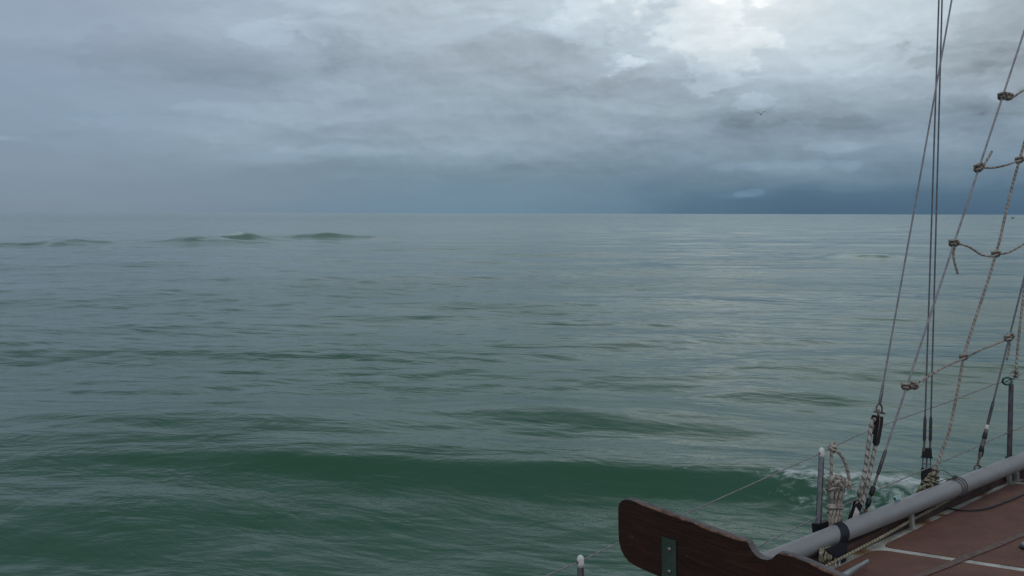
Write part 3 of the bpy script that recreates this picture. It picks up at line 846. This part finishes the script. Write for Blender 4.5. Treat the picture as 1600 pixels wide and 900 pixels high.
MB().tube(resample([HB(1522.5, 734, BR), HB(1523, 729, BR), HB(1526, 727, BR), HB(1530, 727.5, BR), HB(1532, 729.5, BR), HB(1529, 731.5, BR)], .006), .0058, 8).build('shackle', M['rust_steel'], re_)

# the slanting wire down to the block and tackle
T_ = Wire((1373.5, 636), (1487, 0), BR, BR + .28)
rs = empty('running_backstay', tuple(T_.f), 'straight slanting wire crossing the upright pair, ending above the black block', 'wire stay')
polyrad([(T_.at(632), .0058), (T_.at(628), .0098), (T_.at(604), .0085), (T_.at(598), .0056)], M['steel'], 'swage', rs)
polyrad([(T_.at(602), .0052), (T_.t + T_.dirn() * 5, .0052)], M['wire'], 'wire', rs)

def tp(x, y, db=0.0): return HB(x, y, BR + db)
tk = empty('block_and_tackle', tuple(tp(1340, 800)), 'black pulley block on a shackle with thick flecked rope falling to the rail', 'pulley block')
dT = (tp(1378, 600) - tp(1368, 700)).normalized(); sT = dT.cross(Vx).normalized()
if sT.dot(Ux) < 0: sT = -sT
MB().tube(resample([tp(1369, 643), tp(1370, 635), tp(1374, 631), tp(1378, 636), tp(1378, 644)], .006), .0055, 8).tube([tp(1366, 643), tp(1382, 646)], .006, 8).tube([tp(1373, 640), tp(1372, 655)], .0075, 10).build('shackle', M['rust_steel'], tk)
mbx = MB()
def plate(px_pts, db, th, mb): return mb.prism([tp(x, y, db) for x, y in px_pts], Vx, th, .003)
plate([(1370, 650), (1379, 651), (1378.5, 662), (1373, 693), (1370, 697.5), (1365, 696), (1362.5, 691), (1366, 668)], .014, .008, mbx)
plate([(1362, 648), (1369, 649), (1366, 668), (1360, 680), (1356.5, 672), (1357.5, 662)], -.022, .008, mbx)
mbx.box(tp(1368.5, 655), sT, Vx, dT, .014, .020, .014, .003)
mbx.build('cheek', M['black'], tk, sharp=40)
shv = tp(1365.5, 671)
MB().tube([shv - Vx * .012, shv + Vx * .012], .03, 24).build('sheave', M['rust_steel'], tk)
MB().tube([tp(1374.5, 652, .026), tp(1374, 662, .026), tp(1368.5, 694, .026)], .0045, 8).build('side_strap', M['rust_steel'], tk)
MB().rope([tp(1371.5, 664), tp(1368, 655.5), tp(1362.5, 659), tp(1360, 672), tp(1357, 695), tp(1353, 725), tp(1348, 755), tp(1342, 780), tp(1336, 800), tp(1333, 812)], .0125, 14, 60).rope(
    [tp(1369, 690, .01), tp(1364, 715, .01), tp(1359, 740, .01), tp(1353, 765, .015), tp(1347, 785, .012), tp(1341, 806, .01)], .0115, 14, 60).build('fall_rope', M['rope_tr'], tk)
MB().rope([tp(1351, 752, .02), tp(1344, 762, .025), tp(1341, 770, .02), tp(1345, 778, .0), tp(1352, 777, -.02)], .009, 10).build('hitch', M['rope_tr'], tk)
mbx = MB(); plate([(1334, 778), (1330, 795), (1326, 812), (1345, 812), (1346, 800), (1340, 783)], -.02, .008, mbx)
plate([(1332, 790), (1327, 812), (1344, 812), (1347, 790), (1342, 784)], .022, .008, mbx)
mbx.build('lower_block', M['black'], tk, sharp=40)
MB().tube([tp(1333, 781, .03), tp(1325.5, 812, .03)], .0035, 8).tube([tp(1348, 790, .03), tp(1342, 812, .03)], .0035, 8).build('block_strap', M['steel'], tk)
MB().prism([tp(1337, 792, .032), tp(1342, 800, .032), tp(1340, 814, .032), tp(1330, 814, .032)], Vx, .006, .001).build('chainplate', M['white_cap'], tk, sharp=40)

# ------------------------------------------------------------------ ratlines: rope rungs knotted to the shrouds
def knot(mb, c, axis, r, n=3, rad=.016, tilt=.3, seed=0):
    """a clove hitch: a few fat turns and one crossing turn, with small lumps where the ends tuck in"""
    rr = random.Random(seed); axis = axis.normalized()
    e1 = axis.cross(Vector((0, 1, 0))).normalized(); e2 = axis.cross(e1).normalized()
    pts = []
    for k in range(14 * n):
        a = 2 * math.pi * k / 14
        u_ = (k / (14 * n) - .5) * n * r * 1.9
        pts.append(c + axis * (u_ + math.sin(a) * tilt * rad) + (e1 * math.cos(a) + e2 * math.sin(a)) * (rad + .12 * r * math.sin(a * 2.3)))
    mb.rope(pts, r, 10)
    pts = []
    for k in range(15):
        a = 2 * math.pi * k / 14 + rr.uniform(0, .5)
        pts.append(c + axis * (math.sin(a) * r * n * .8) + (e1 * math.cos(a) + e2 * math.sin(a)) * (rad + r * 1.1))
    mb.rope(pts, r, 10)
    lx = rr.choice((-1, 1))
    mb.rope([c + e2 * rad + e1 * rad * .5, c + e2 * (rad + r) + e1 * (rad + r * 1.5) * 1.0, c + e1 * (rad + 2.6 * r) - axis * r], r, 10)
    return mb
ropeD = [(1603, 214), (1600, 225), (1593, 250), (1582, 290), (1570, 340), (1563.5, 370), (1556, 397), (1545, 435), (1530, 480), (1517, 520), (1506, 558), (1501, 585), (1498, 602), (1494, 622), (1490, 641), (1483, 675), (1471, 707), (1462, 733), (1457, 745)]
def bD(y): return BR + .02 + .18 * max(0, (745 - y) / 530) * .6
LD = [HB(x, y, bD(y)) for x, y in ropeD]
def onD(y):
    for (x0, y0), (x1, y1) in zip(ropeD, ropeD[1:]):
        if y0 <= y <= y1:
            t = (y - y0) / (y1 - y0); return HB(x0 + (x1 - x0) * t, y, bD(y))
dropper = MB().rope([LD[0] + (LD[0] - LD[2]) * 8] + LD, .0088, 12).build('rope_shroud', M['ratrope'])
tag(dropper, 'slack flecked rope hanging between the shroud wires down to the frayed rope bundle', 'rope')

def ratline(label, rope_pts, knots, rad=.0068, tails=(), kr=.0085):
    root = empty('ratline', tuple(rope_pts[0]), label, 'rope rung', 'rope rungs tied across the shrouds')
    MB().rope(rope_pts, rad, 10).build('rope', M['ratrope'], root)
    for i, (c, ax, rr_, n_) in enumerate(knots):
        knot(MB(), c, ax, kr, n_, rr_, .35, i + len(label)).build('knot', M['ratrope'], root)
    for tpts in tails: MB().rope(tpts, rad * 1.05, 10).build('tail', M['ratrope'], root)
    return root
def tC(y, dx=0, dy=0, f=0.0):
    p_ = C_.at(y); return p_ + CI @ Vector((dx, -dy, 0)) * ((p_ - Vector((0, 0, H))).length / FPX) + Vx * f
axC = C_.dirn(); axD = (LD[6] - LD[10]).normalized()
ex = CI @ Vector((1, 0, 0)); ey = CI @ Vector((0, 1, 0))
ratline('topmost rope rung, its bulky knot high on the slanting shroud by the right edge', [tC(150, 6, 1), tC(150, 14, 1), tC(150, 20, -3), tC(150, 30, -9), tC(150, 60, -25)],
        [(C_.at(150), axC, .013, 2), (tC(150, 8, 1), axC + ex * .8, .009, 2)])
ratline('second rope rung from the top, with a short rope end sticking up from its knot', [tC(262, 4, 0), tC(262, 20, 0), tC(262, 38, -4), onD(251) + Vx * .01, onD(251) + ex * .2 + ey * .03],
        [(C_.at(262), axC, .013, 3), (onD(250), axD, .011, 2)], tails=[[tC(262, 4, 2), tC(262, 8, -6), tC(262, 14, -16), tC(262, 17, -22)]])
ratline('sagging rope rung below the horizon with a loose tail hanging under its knot', [tC(380, 3, 0), tC(380, 20, 5), tC(380, 36, 15), tC(380, 50, 18), onD(398) + Vx * .012, onD(398) + ex * .10 + ey * .02, onD(398) + ex * .22 + ey * .09],
        [(C_.at(380), axC + ex * .2, .014, 2), (onD(397), axD, .012, 2)], tails=[[tC(380, 1, 4), tC(380, -1, 16), tC(380, 1, 28), tC(380, 5, 42)]])
kE = E1.at(527)
ratline('lowest rope rung, running up to the right from a thick knot above the lifeline', [tC(604, 4, 0), tC(604, 22, -9), tC(604, 50, -26), onD(559) + Vx * .01, onD(559) + ex * .12 + ey * .055, kE - ex * .05 - ey * .03, kE + ex * .01],
        [(C_.at(604), axC + ex * .25, .014, 2), (tC(604, 10, -1), ex + ey * .3, .009, 2), (onD(558), axD, .009, 2), (kE, E1.dirn(), .014, 3)],
        tails=[[kE, kE - ey * .06 + ex * .003, kE - ey * .16 - ex * .018]])

# frayed bundle at the foot of the slack rope
bd = empty('rope_bundle', tuple(HB(1450, 765, BR)), 'frayed tangled bundle of old rope jammed against the pole under the slack rope', 'rope bundle')
mbx = MB(); rr = random.Random(5)
cen = [HB(1461, 734, BR + .015), HB(1458, 745, BR + .01), HB(1453, 756, BR), HB(1444, 764, BR - .01), HB(1436, 771, BR - .02)]
for s_ in range(9):
    o_ = [Vector((rr.uniform(-1, 1), rr.uniform(-.6, .6), rr.uniform(-1, 1))) * w_ for w_ in (.016, .026, .034, .030, .018)]
    mbx.rope([c_ + q_ for c_, q_ in zip(cen, o_)], rr.uniform(.0055, .0085), 8)
mbx.build('strands', M['oldrope'], bd)
mbx = MB()
axb = (cen[0] - cen[3]).normalized()
for s_, (ix, rad_) in enumerate(((0, .022), (1, .034), (1.35, .040), (1.7, .043), (2.1, .045), (2.5, .042), (3.0, .032))):
    i0 = int(ix); c_ = cen[i0].lerp(cen[min(4, i0 + 1)], ix - i0)
    e1 = axb.cross(Vx).normalized(); tl_ = rr.uniform(-.5, .5); t2 = rr.uniform(-.5, .5)
    mbx.rope([c_ + (e1 * math.cos(a) + Vx * math.sin(a) * .8) * (rad_ + .003 * math.sin(3 * a)) + axb * (tl_ * rad_ * math.sin(a) + t2 * rad_ * math.cos(a)) for a in np.linspace(0, 6.6, 26)], rr.uniform(.0055, .0075), 8)
mbx.build('wrappings', M['oldrope'], bd)

# thin cord lashing round the pole
lash = MB()
for px_, ph_ in ((1492, 0), (1496, .4), (1500, .9)):
    c = hit(px_, 765, tl, Vx); t = (c - tl).dot(du); c = tl + du * t
    lash.tube([c + (Nx * math.cos(a) + Vx * math.sin(a)) * .0565 + du * (.012 * math.sin(a + ph_)) for a in np.linspace(0, 2 * math.pi, 33)], .0028, 8, caps=False)
c = hit(1494, 750, tl, Vx); t = (c - tl).dot(du); kc = tl + du * t + Nx * .058
lash.tube(resample([HB(1464, 735, BR + .03), HB(1474, 735, BR + .03), HB(1484, 741, BR + .04), kc - du * .01, kc + du * .02 + Nx * .004], .01), .0028, 8)
lash.tube(resample([HB(1466, 752, BR + .03), HB(1478, 749, BR + .03), kc - du * .02 + Nx * .004, kc + Nx * .012, kc + du * .03 + Nx * .004], .01), .0028, 8)
tag(knot(lash, kc + Nx * .006, du, .0032, 3, .006, .4, 3).build('cord_lashing', M['thinrope']), 'thin cord tied in loops round the grey pole next to the rope bundle', 'cord')

# ------------------------------------------------------------------ rope coil hanging on the upper lifeline
hk = empty('rope_coil', tuple(tp(1305, 745)), 'coiled hank of flecked rope hanging from the upper lifeline beside the stanchion', 'rope coil')
rr = random.Random(9)
mbx = MB()
for k in range(11):
    a = 2 * math.pi * k / 11
    def q_(x, y, rx, ry, tw_=0.0):
        return tp(x + rx * math.cos(a + tw_), y, ry * math.sin(a + tw_))
    rx = rr.uniform(.85, 1.05)
    mbx.rope([q_(1308, 752, 11 * rx, .035), q_(1307, 765, 13 * rx, .042, .25), q_(1306, 778, 11 * rx, .034, .5), q_(1305.5, 790, 8 * rx, .026, .5),
              q_(1305, 803, 10.5 * rx, .034, .7), q_(1304, 818, 10 * rx, .034, .9), q_(1304, 836, 10.5 * rx, .034, 1.0), q_(1304, 850, 8 * rx, .028, 1.1)], .0098, 12)
mbx.build('strands', M['rope'], hk)
mbx = MB()
for (cy, rx_, ry_, tilt) in ((748, 9, .030, .3), (752, 14, .048, .4), (757, 15.5, .052, .0), (762, 15, .050, -.4), (790, 10.5, .038, .0), (793, 11.5, .040, .12)):
    mbx.rope([tp(1308 - (cy - 748) * .07 + rx_ * math.cos(a), cy + 3.2 * tilt * math.cos(a) * 2, ry_ * math.sin(a)) for a in np.linspace(0, 6.5, 30)], .0098, 12)
# the crossed turns over the head of the hank
for (p0, p1, p2, p3) in (((1296, 762), (1300, 748), (1311, 743), (1320, 752)), ((1295, 752), (1303, 745), (1314, 749), (1321, 760)), ((1299, 744), (1306, 752), (1312, 757), (1316, 764)), ((1302, 764), (1305, 755), (1313, 750), (1320, 748))):
    mbx.rope([tp(*p0, .036), tp(*p1, .058), tp(*p2, .060), tp(*p3, .036)], .0100, 12)
mbx.ball(tp(1308, 754), .035, .035, .032)
mbx.build('turns', M['rope'], hk)
MB().rope([tp(1299, 748, .01), tp(1299, 725, .01), tp(1299, 703, .012), tp(1300, 694, .0), tp(1304, 693, -.01), tp(1305, 700, .0), tp(1303, 706, .016)], .0088, 12).build('hanging_end', M['rope'], hk)
mbx = MB().rope([tp(1295, 697, .015), tp(1301, 703, .022), tp(1309, 706, .02), tp(1317, 716, .01), tp(1322, 728, .01), tp(1325.5, 742, .01), tp(1328, 754, .01), tp(1328, 762, .01)], .0092, 12)
mbx.rope([tp(1328, 752, .01), tp(1327, 765, .01)], .0115, 12)
mbx.rope([tp(1298, 699, .0), tp(1302, 697, .022), tp(1306, 701, .02), tp(1302, 706, -.01), tp(1298, 703, -.01)], .009, 12)
mbx.build('loose_loop', M['rope'], hk)

# black strap hooked over the pole, rope tails below it
st = empty('webbing_strap', tuple(tl), 'broad black strap hooked over the grey pole, rope tails bunched beneath it', 'strap')
c = hit(1313, 836, tl, Vx); t = (c - tl).dot(du); c = tl + du * (t - .0)
Vs, Fs = [], []; cols_ = 9
angs = np.linspace(-.55, 2.6, 22)
for i, a in enumerate(angs):
    wv = .030 + .020 * max(0, (a - .2) / 2.4)
    sh = .030 * (a - .2)
    for k in range(cols_):
        u_ = (k / (cols_ - 1) * 2 - 1) * wv
        rr_ = .0535 + .005 * (1 - (k / (cols_ - 1) * 2 - 1) ** 4) + (.0015 * math.sin(k * 2.1))
        Vs.append(c + (Nx * math.cos(a) + Vx * math.sin(a)) * rr_ + du * (u_ - sh * .6))
for i in range(len(angs) - 1):
    for k in range(cols_ - 1): Fs.append([i * cols_ + k, i * cols_ + k + 1, (i + 1) * cols_ + k + 1, (i + 1) * cols_ + k])
mbx = MB(); mbx.add(Vs, Fs); so_ = mbx.build('strap', M['blackstrap'], st)
md = so_.modifiers.new('thick', 'SOLIDIFY'); md.thickness = .008; md.offset = 1
def lowp(x, y, b): return HB(x, y, b)
mbx = MB().prism([lowp(1287, 858, .095), lowp(1300, 853, .10), lowp(1312, 846, .10), lowp(1322, 848, .095), lowp(1320, 872, .10), lowp(1316, 890, .11), lowp(1311, 893, .11), lowp(1307, 872, .105), lowp(1297, 866, .10)], Vx, .012, .003)
mbx.build('strap_tail', M['blackstrap'], st, sharp=40)
mbx = MB(); rr = random.Random(2)
for k in range(9):
    x0 = 1277 + k * 4.6
    mbx.rope([lowp(x0 + 6, 856 - k * .6, .07), lowp(x0 + 3 + rr.uniform(-2, 2), 868, .10), lowp(x0 + 2 + rr.uniform(-2, 2), 878, .09), lowp(x0 + rr.uniform(-2, 3), 893, .08)], .0085, 10)
mbx.build('rope_tails', M['oldrope'], st)
MB().tube([lowp(1306, 876, .12), lowp(1305, 896, .12)], .004, 8).tube([lowp(1312.5, 872, .125), lowp(1310, 896, .12)], .0045, 8).build('steel_pin', M['white_cap'], st)

# pale blue plastic plug sitting on the pole
pb = hit(1403, 781, tl - Vx * .0 , Vx)
t = (pb - tl).dot(du); pb = tl + du * t + Nx * .066 - Vx * .008
fc = empty('plastic_plug', tuple(pb), 'small pale blue plastic plug with dark hole sitting on top of the grey pole', 'plug')
vx_ = (ex * .95 - ey * .25).normalized(); vz_ = ey; vy_ = vx_.cross(vz_)
MB().ball(pb, .019, .017, .0165, vx_, vy_, vz_, 18).build('body', M['cyan'], fc)
front = pb - vx_ * .0125 - (CI @ Vector((0, 0, -1))) * .010
MB().ball(front, .006, .005, .008, vx_, vy_, vz_, 12).build('hole', M['black'], fc)
MB().tube([pb + vx_ * .012 - ey * .002, pb + vx_ * .03 - ey * .012 - Nx * .0, pb + vx_ * .046 - ey * .024 + Vx * .02], [.006, .005, .003], 8).build('peg', M['brownpeg'], fc)

# small line along the foot of the bulwark
def gr(x, y, c): return G(x, y, c)
pts = [gr(1230, 918, -.09), gr(1300, 880, -.085), gr(1340, 859, -.08), gr(1382, 837, -.075), gr(1424, 813, -.07), gr(1456, 796, -.065), gr(1489, 778, -.06), gr(1520, 764, -.055), gr(1545, 752, -.05)]
tag(MB().rope(pts, .0085, 12).build('grab_line', M['oldrope']), 'pale braided line running along the foot of the bulwark beneath the pole', 'rope')
# dark hose looping on the deck
pts = [gr(1462, 786, -.08), gr(1471, 792, -.10), gr(1485, 795, -.108), gr(1500, 797, -.108), gr(1520, 797.5, -.108), gr(1540, 795, -.108), gr(1567, 786, -.108), gr(1600, 772, -.108), gr(1640, 752, -.108), gr(1700, 728, -.108)]
tag(MB().tube(resample(pts, .02), .0055, 10).build('electric_cable', M['hose']), 'thin dark cable lying in a shallow curve over the brown deck', 'cable')
# flat tan webbing across the panels
w0, w1 = G(1437, 900.5, DC + .012), G(1600, 834.5, DC + .012)
wd = (w1 - w0).normalized(); wn = wd.cross(Nx).normalized(); WW = .021
mbx = MB(); Vw, Fw = [], []
K = 60
for k in range(K + 1):
    p_ = (w0 - wd * 1.2).lerp(w1 + wd * 1.6, k / K) + wn * .0025 * math.sin(k * .9)
    for sx, cz in ((-1, 0), (-1, .003), (1, .003), (1, 0)): Vw.append(p_ + wn * WW * sx + Nx * cz)
for k in range(K):
    for j in range(4): Fw.append([k * 4 + j, k * 4 + (j + 1) % 4, (k + 1) * 4 + (j + 1) % 4, (k + 1) * 4 + j])
Fw += [[0, 1, 2, 3], [K * 4, K * 4 + 3, K * 4 + 2, K * 4 + 1]]
mbx.add(Vw, Fw)
tag(mbx.build('webbing', M['tan'], smooth=False), 'flat tan webbing strip stretched diagonally over the brown deck and white seam', 'webbing')
# deck cleat beside the board
cl0 = G(1322, 897, DC + .05); cl1 = G(1356, 877, DC + .055)
cr = empty('deck_cleat', tuple(G(1335, 895)), 'pale metal cleat with a pointed horn on the deck behind the wooden board', 'cleat')
dc_ = (cl1 - cl0).normalized()
MB().tube(resample([cl0 - dc_ * .22, cl0 - dc_ * .1, cl0 - dc_ * .02 - Nx * .004, cl0.lerp(cl1, .5), cl1], .015), [.012 + .008 * math.sin(min(1, k / 22) * math.pi) for k in range(len(resample([cl0 - dc_ * .22, cl0 - dc_ * .1, cl0 - dc_ * .02 - Nx * .004, cl0.lerp(cl1, .5), cl1], .015)))], 14, squash=.75).build('horn', M['alu'], cr)
cm = cl0 - dc_ * .05
MB().tube([cm - Nx * .06, cm - Nx * .045, cm], [.035, .022, .018], 14).build('base', M['alu'], cr)
# round fitting at the right edge
vc = G(1610, 856, DC + .012)
vr = empty('deck_filler', tuple(vc), 'round pale metal deck fitting with dark rim cut by the right edge of the picture', 'deck fitting')
MB().tube([vc - Nx * .002, vc + Nx * .008, vc + Nx * .010], [.052, .052, .048], 32).build('rim', M['black'], vr, sharp=40)
MB().tube([vc + Nx * .009, vc + Nx * .022, vc + Nx * .030, vc + Nx * .032], [.043, .040, .028, .004], 32).build('dome', M['alu'], vr)

# ------------------------------------------------------------------ the wooden board
W0, W1 = P(967, 840, 2.86), P(1340, 900, 2.25)
wdir = Vector((W1.x - W0.x, W1.y - W0.y, 0)).normalized(); wnrm = Vector((wdir.y, -wdir.x, 0))
if wnrm.dot(Vector((0, -1, 0))) < 0: wnrm = -wnrm     # towards the viewer
def WP(px, py, off=0.0): return hit(px, py, W0 + wnrm * off, wnrm)
outline = [(967, 845), (966, 820), (966, 793), (968, 786), (972, 782), (978, 780.5), (986, 782), (1000, 787), (1040, 801), (1080, 816), (1120, 831), (1150, 841), (1166, 846), (1169, 849), (1171, 854), (1175, 861), (1181, 868), (1188, 873),
           (1198, 875), (1206, 873.5), (1211, 868), (1216, 865), (1224, 865.5), (1240, 870), (1262, 879), (1300, 896), (1350, 918), (1430, 955), (1500, 990),
           (1520, 1040), (1500, 1080), (1300, 1010), (1200, 975), (1100, 932), (1060, 915), (1028, 900), (1005, 890), (992, 884), (984, 879), (976, 870), (970, 858)]
board = empty('wooden_board', tuple(W0), 'dark brown varnished wooden board with rounded end and a worn notch in its top edge', 'board')
TH = .030
fr = [WP(x, y) for x, y in outline]; N = len(fr)
def uvw(p): d = p - W0; return (d.dot(wdir), d.z)
ins = .0035
cen_ = sum(fr, Vector()) / N
# face with a small chamfer, then the edge band
inner = []
for i in range(N):
    a, b, c_ = fr[i - 1], fr[i], fr[(i + 1) % N]
    t_ = (c_ - a).normalized(); n_ = wnrm.cross(t_).normalized()
    if n_.dot(cen_ - b) < 0 and i not in (16, 17, 18, 19): n_ = -n_
    inner.append(b + n_ * ins * .0)
mbx = MB()
verts = [p_ + Vector((0, 0, 0)) for p_ in fr] + [p_ - wnrm * TH for p_ in fr]
mbx.add(verts, [list(range(N)), list(range(N, 2 * N))[::-1]], [[uvw(p_) for p_ in fr], [uvw(p_) for p_ in fr][::-1]])
face = mbx.build('panel', M['wood'], board, smooth=False)
mbx = MB(); Ve = []; rows = [0, .0008, .004, .010, .018, .025, .0285, TH]; rnd = random.Random(4)
dense_ = []
for i in range(N):
    a, b = fr[i], fr[(i + 1) % N]; k_ = max(1, int((b - a).length / .006))
    for k in range(k_): dense_.append(a.lerp(b, k / k_))
ND = len(dense_)
for p_ in dense_:
    jz = 0.0
    for j, r_ in enumerate(rows):
        Ve.append(p_ - wnrm * r_ + Vector((0, 0, (.0012 * math.sin(math.pi * r_ / TH) + (jz if 0 < j < 7 else 0)))))
nr = len(rows)
Fe = [[i * nr + j, i * nr + j + 1, ((i + 1) % ND) * nr + j + 1, ((i + 1) % ND) * nr + j] for i in range(ND) for j in range(nr - 1)]
mbx.add(Ve, Fe); mbx.build('edge', M['woodtop'], board)
# worn arris: bare wood strips just proud of the face's upper edge
def arris(pp, w_, name='worn_edge'):
    mb_ = MB(); q = resample([WP(x, y) for x, y in pp], .006); vs = []; r3 = random.Random(len(pp))
    ww = w_
    for i, p_ in enumerate(q):
        ww = max(w_ * .35, min(w_ * 1.5, ww + r3.uniform(-.10, .10) * w_))
        e = min(1, i / 5, (len(q) - 1 - i) / 5)
        vs += [p_ + wnrm * .0012 + Vector((0, 0, .0008)), p_ + wnrm * .0012 - Vector((0, 0, ww * e + .0003)), p_ - wnrm * .003 + Vector((0, 0, .0025))]
    fs = []
    for i in range(len(q) - 1):
        fs += [[i * 3, i * 3 + 1, i * 3 + 4, i * 3 + 3], [i * 3, i * 3 + 3, i * 3 + 5, i * 3 + 2]]
    mb_.add(vs, fs); mb_.build(name, M['woodworn'], board)
arris([(996, 786), (1040, 801), (1080, 816)], .0038); arris([(1085, 818), (1120, 831), (1150, 841), (1166, 846)], .0055)
arris([(1216, 865.2), (1224, 865.7), (1238, 869.5)], .005); arris([(1266, 881), (1300, 896.3), (1320, 905)], .004)
arris([(981, 877), (992, 884), (999, 887.5)][::-1], -.006)
# steel plate with two bolts
pl = [WP(x, y, .0) for x, y in ((1034.5, 837.5), (1057.5, 844.5), (1058.5, 985), (1036, 978))]
MB().prism([p_ + wnrm * .0005 for p_ in pl], wnrm, .004, .0008).build('steel_plate', M['plate'], board, smooth=False)
for (bx_, by_) in ((1045.5, 858.5), (1045.5, 893.5), (1046, 930)):
    c_ = WP(bx_, by_, .0045)
    bo_ = MB().tube([c_ - wnrm * .002, c_ + wnrm * .002, c_ + wnrm * .0045, c_ + wnrm * .005], [.0085, .0085, .006, .002], 16).build('bolt', M['steel'], board)
# its post down to the deck, below the picture
fp = [WP(1420, 1010)]; base = fp[0] - wnrm * (TH + .025); g0 = base - Nx * ((base - F(0, 0, DC)).dot(Nx))
MB().box((base + g0) / 2, wdir, wnrm, Vector((0, 0, 1)), .035, .02, (base - g0).length / 2, .003).build('support_post', M['bulwark'], board, smooth=False)

# ------------------------------------------------------------------ gull
gp = P(1189, 177, 82.0)
sc_ = 82.0 / FPX
def gpt(dx, dy, dz=0): return gp + CI @ Vector((dx * sc_, -dy * sc_, dz))
bm = bmesh.new()
def wing(stations):
    rings = []
    for (dx, dy, ch, th) in stations:
        c_ = gpt(dx, dy); fwd = Vector((.35, .9, .05)).normalized(); upv = Vector((0, 0, 1))
        rings.append([bm.verts.new(c_ + fwd * ch * .5), bm.verts.new(c_ + upv * th), bm.verts.new(c_ - fwd * ch * .5), bm.verts.new(c_ - upv * th)])
    for r0, r1 in zip(rings, rings[1:]):
        for k in range(4): bm.faces.new([r0[k], r0[(k + 1) % 4], r1[(k + 1) % 4], r1[k]])
    bm.faces.new(rings[0]); bm.faces.new(rings[-1][::-1])
wing([(-10.2, -.6, .03, .005), (-8, -1.9, .14, .014), (-5.4, -2.0, .17, .020), (-3, -.5, .19, .028), (-1, 1.2, .26, .045), (-.2, 1.8, .42, .060), (.7, 1.0, .26, .045), (2.2, -.8, .20, .03), (4, -2.5, .20, .028), (6, -2.6, .17, .02), (9, -2.0, .12, .012), (11.2, -1.4, .03, .005)])
me = bpy.data.meshes.new('gull')
body = gpt(-.2, 2.0); fwd = Vector((.35, .9, .05)).normalized(); rt_ = fwd.cross(Vector((0, 0, 1)))
prof = [(-.30, .01, .06), (-.22, .03, .025), (-.12, .06, .055), (.02, .075, .07), (.14, .055, .055), (.20, .038, .04), (.25, .04, .04), (.29, .025, .025), (.34, .006, .006)]
prev = None
for (t_, rw, rh) in prof:
    ring_ = [bm.verts.new(body + fwd * t_ + rt_ * math.cos(a) * rw + Vector((0, 0, 1)) * math.sin(a) * rh) for a in np.linspace(0, 2 * math.pi, 9)[:-1]]
    if prev:
        for k in range(8): bm.faces.new([prev[k], prev[(k + 1) % 8], ring_[(k + 1) % 8], ring_[k]])
    prev = ring_
bmesh.ops.recalc_face_normals(bm, faces=bm.faces)
bm.to_mesh(me); bm.free()
tag(finish('gull', me, M['gull']), 'gull with bent wings gliding against the pale cloud above the horizon', 'bird')

# ------------------------------------------------------------------ distant buoy
bp = Vector((0, 0, H)) + ray(1582.5, 338.6) * 560; bp.z = -.2
by = empty('buoy', tuple(bp), 'tiny dark buoy far off near the horizon at the right edge', 'buoy')
MB().tube([bp + Vector((0, 0, z)) for z in (-.4, 0, .7, .8)], [.9, 1.2, 1.0, .5], 18).build('float', M['buoy'], by)
MB().tube([bp + Vector((0, 0, z)) for z in (.75, 1.0, 1.3, 1.35)], [.45, .30, .18, .02], 12).build('tower', M['buoy'], by)
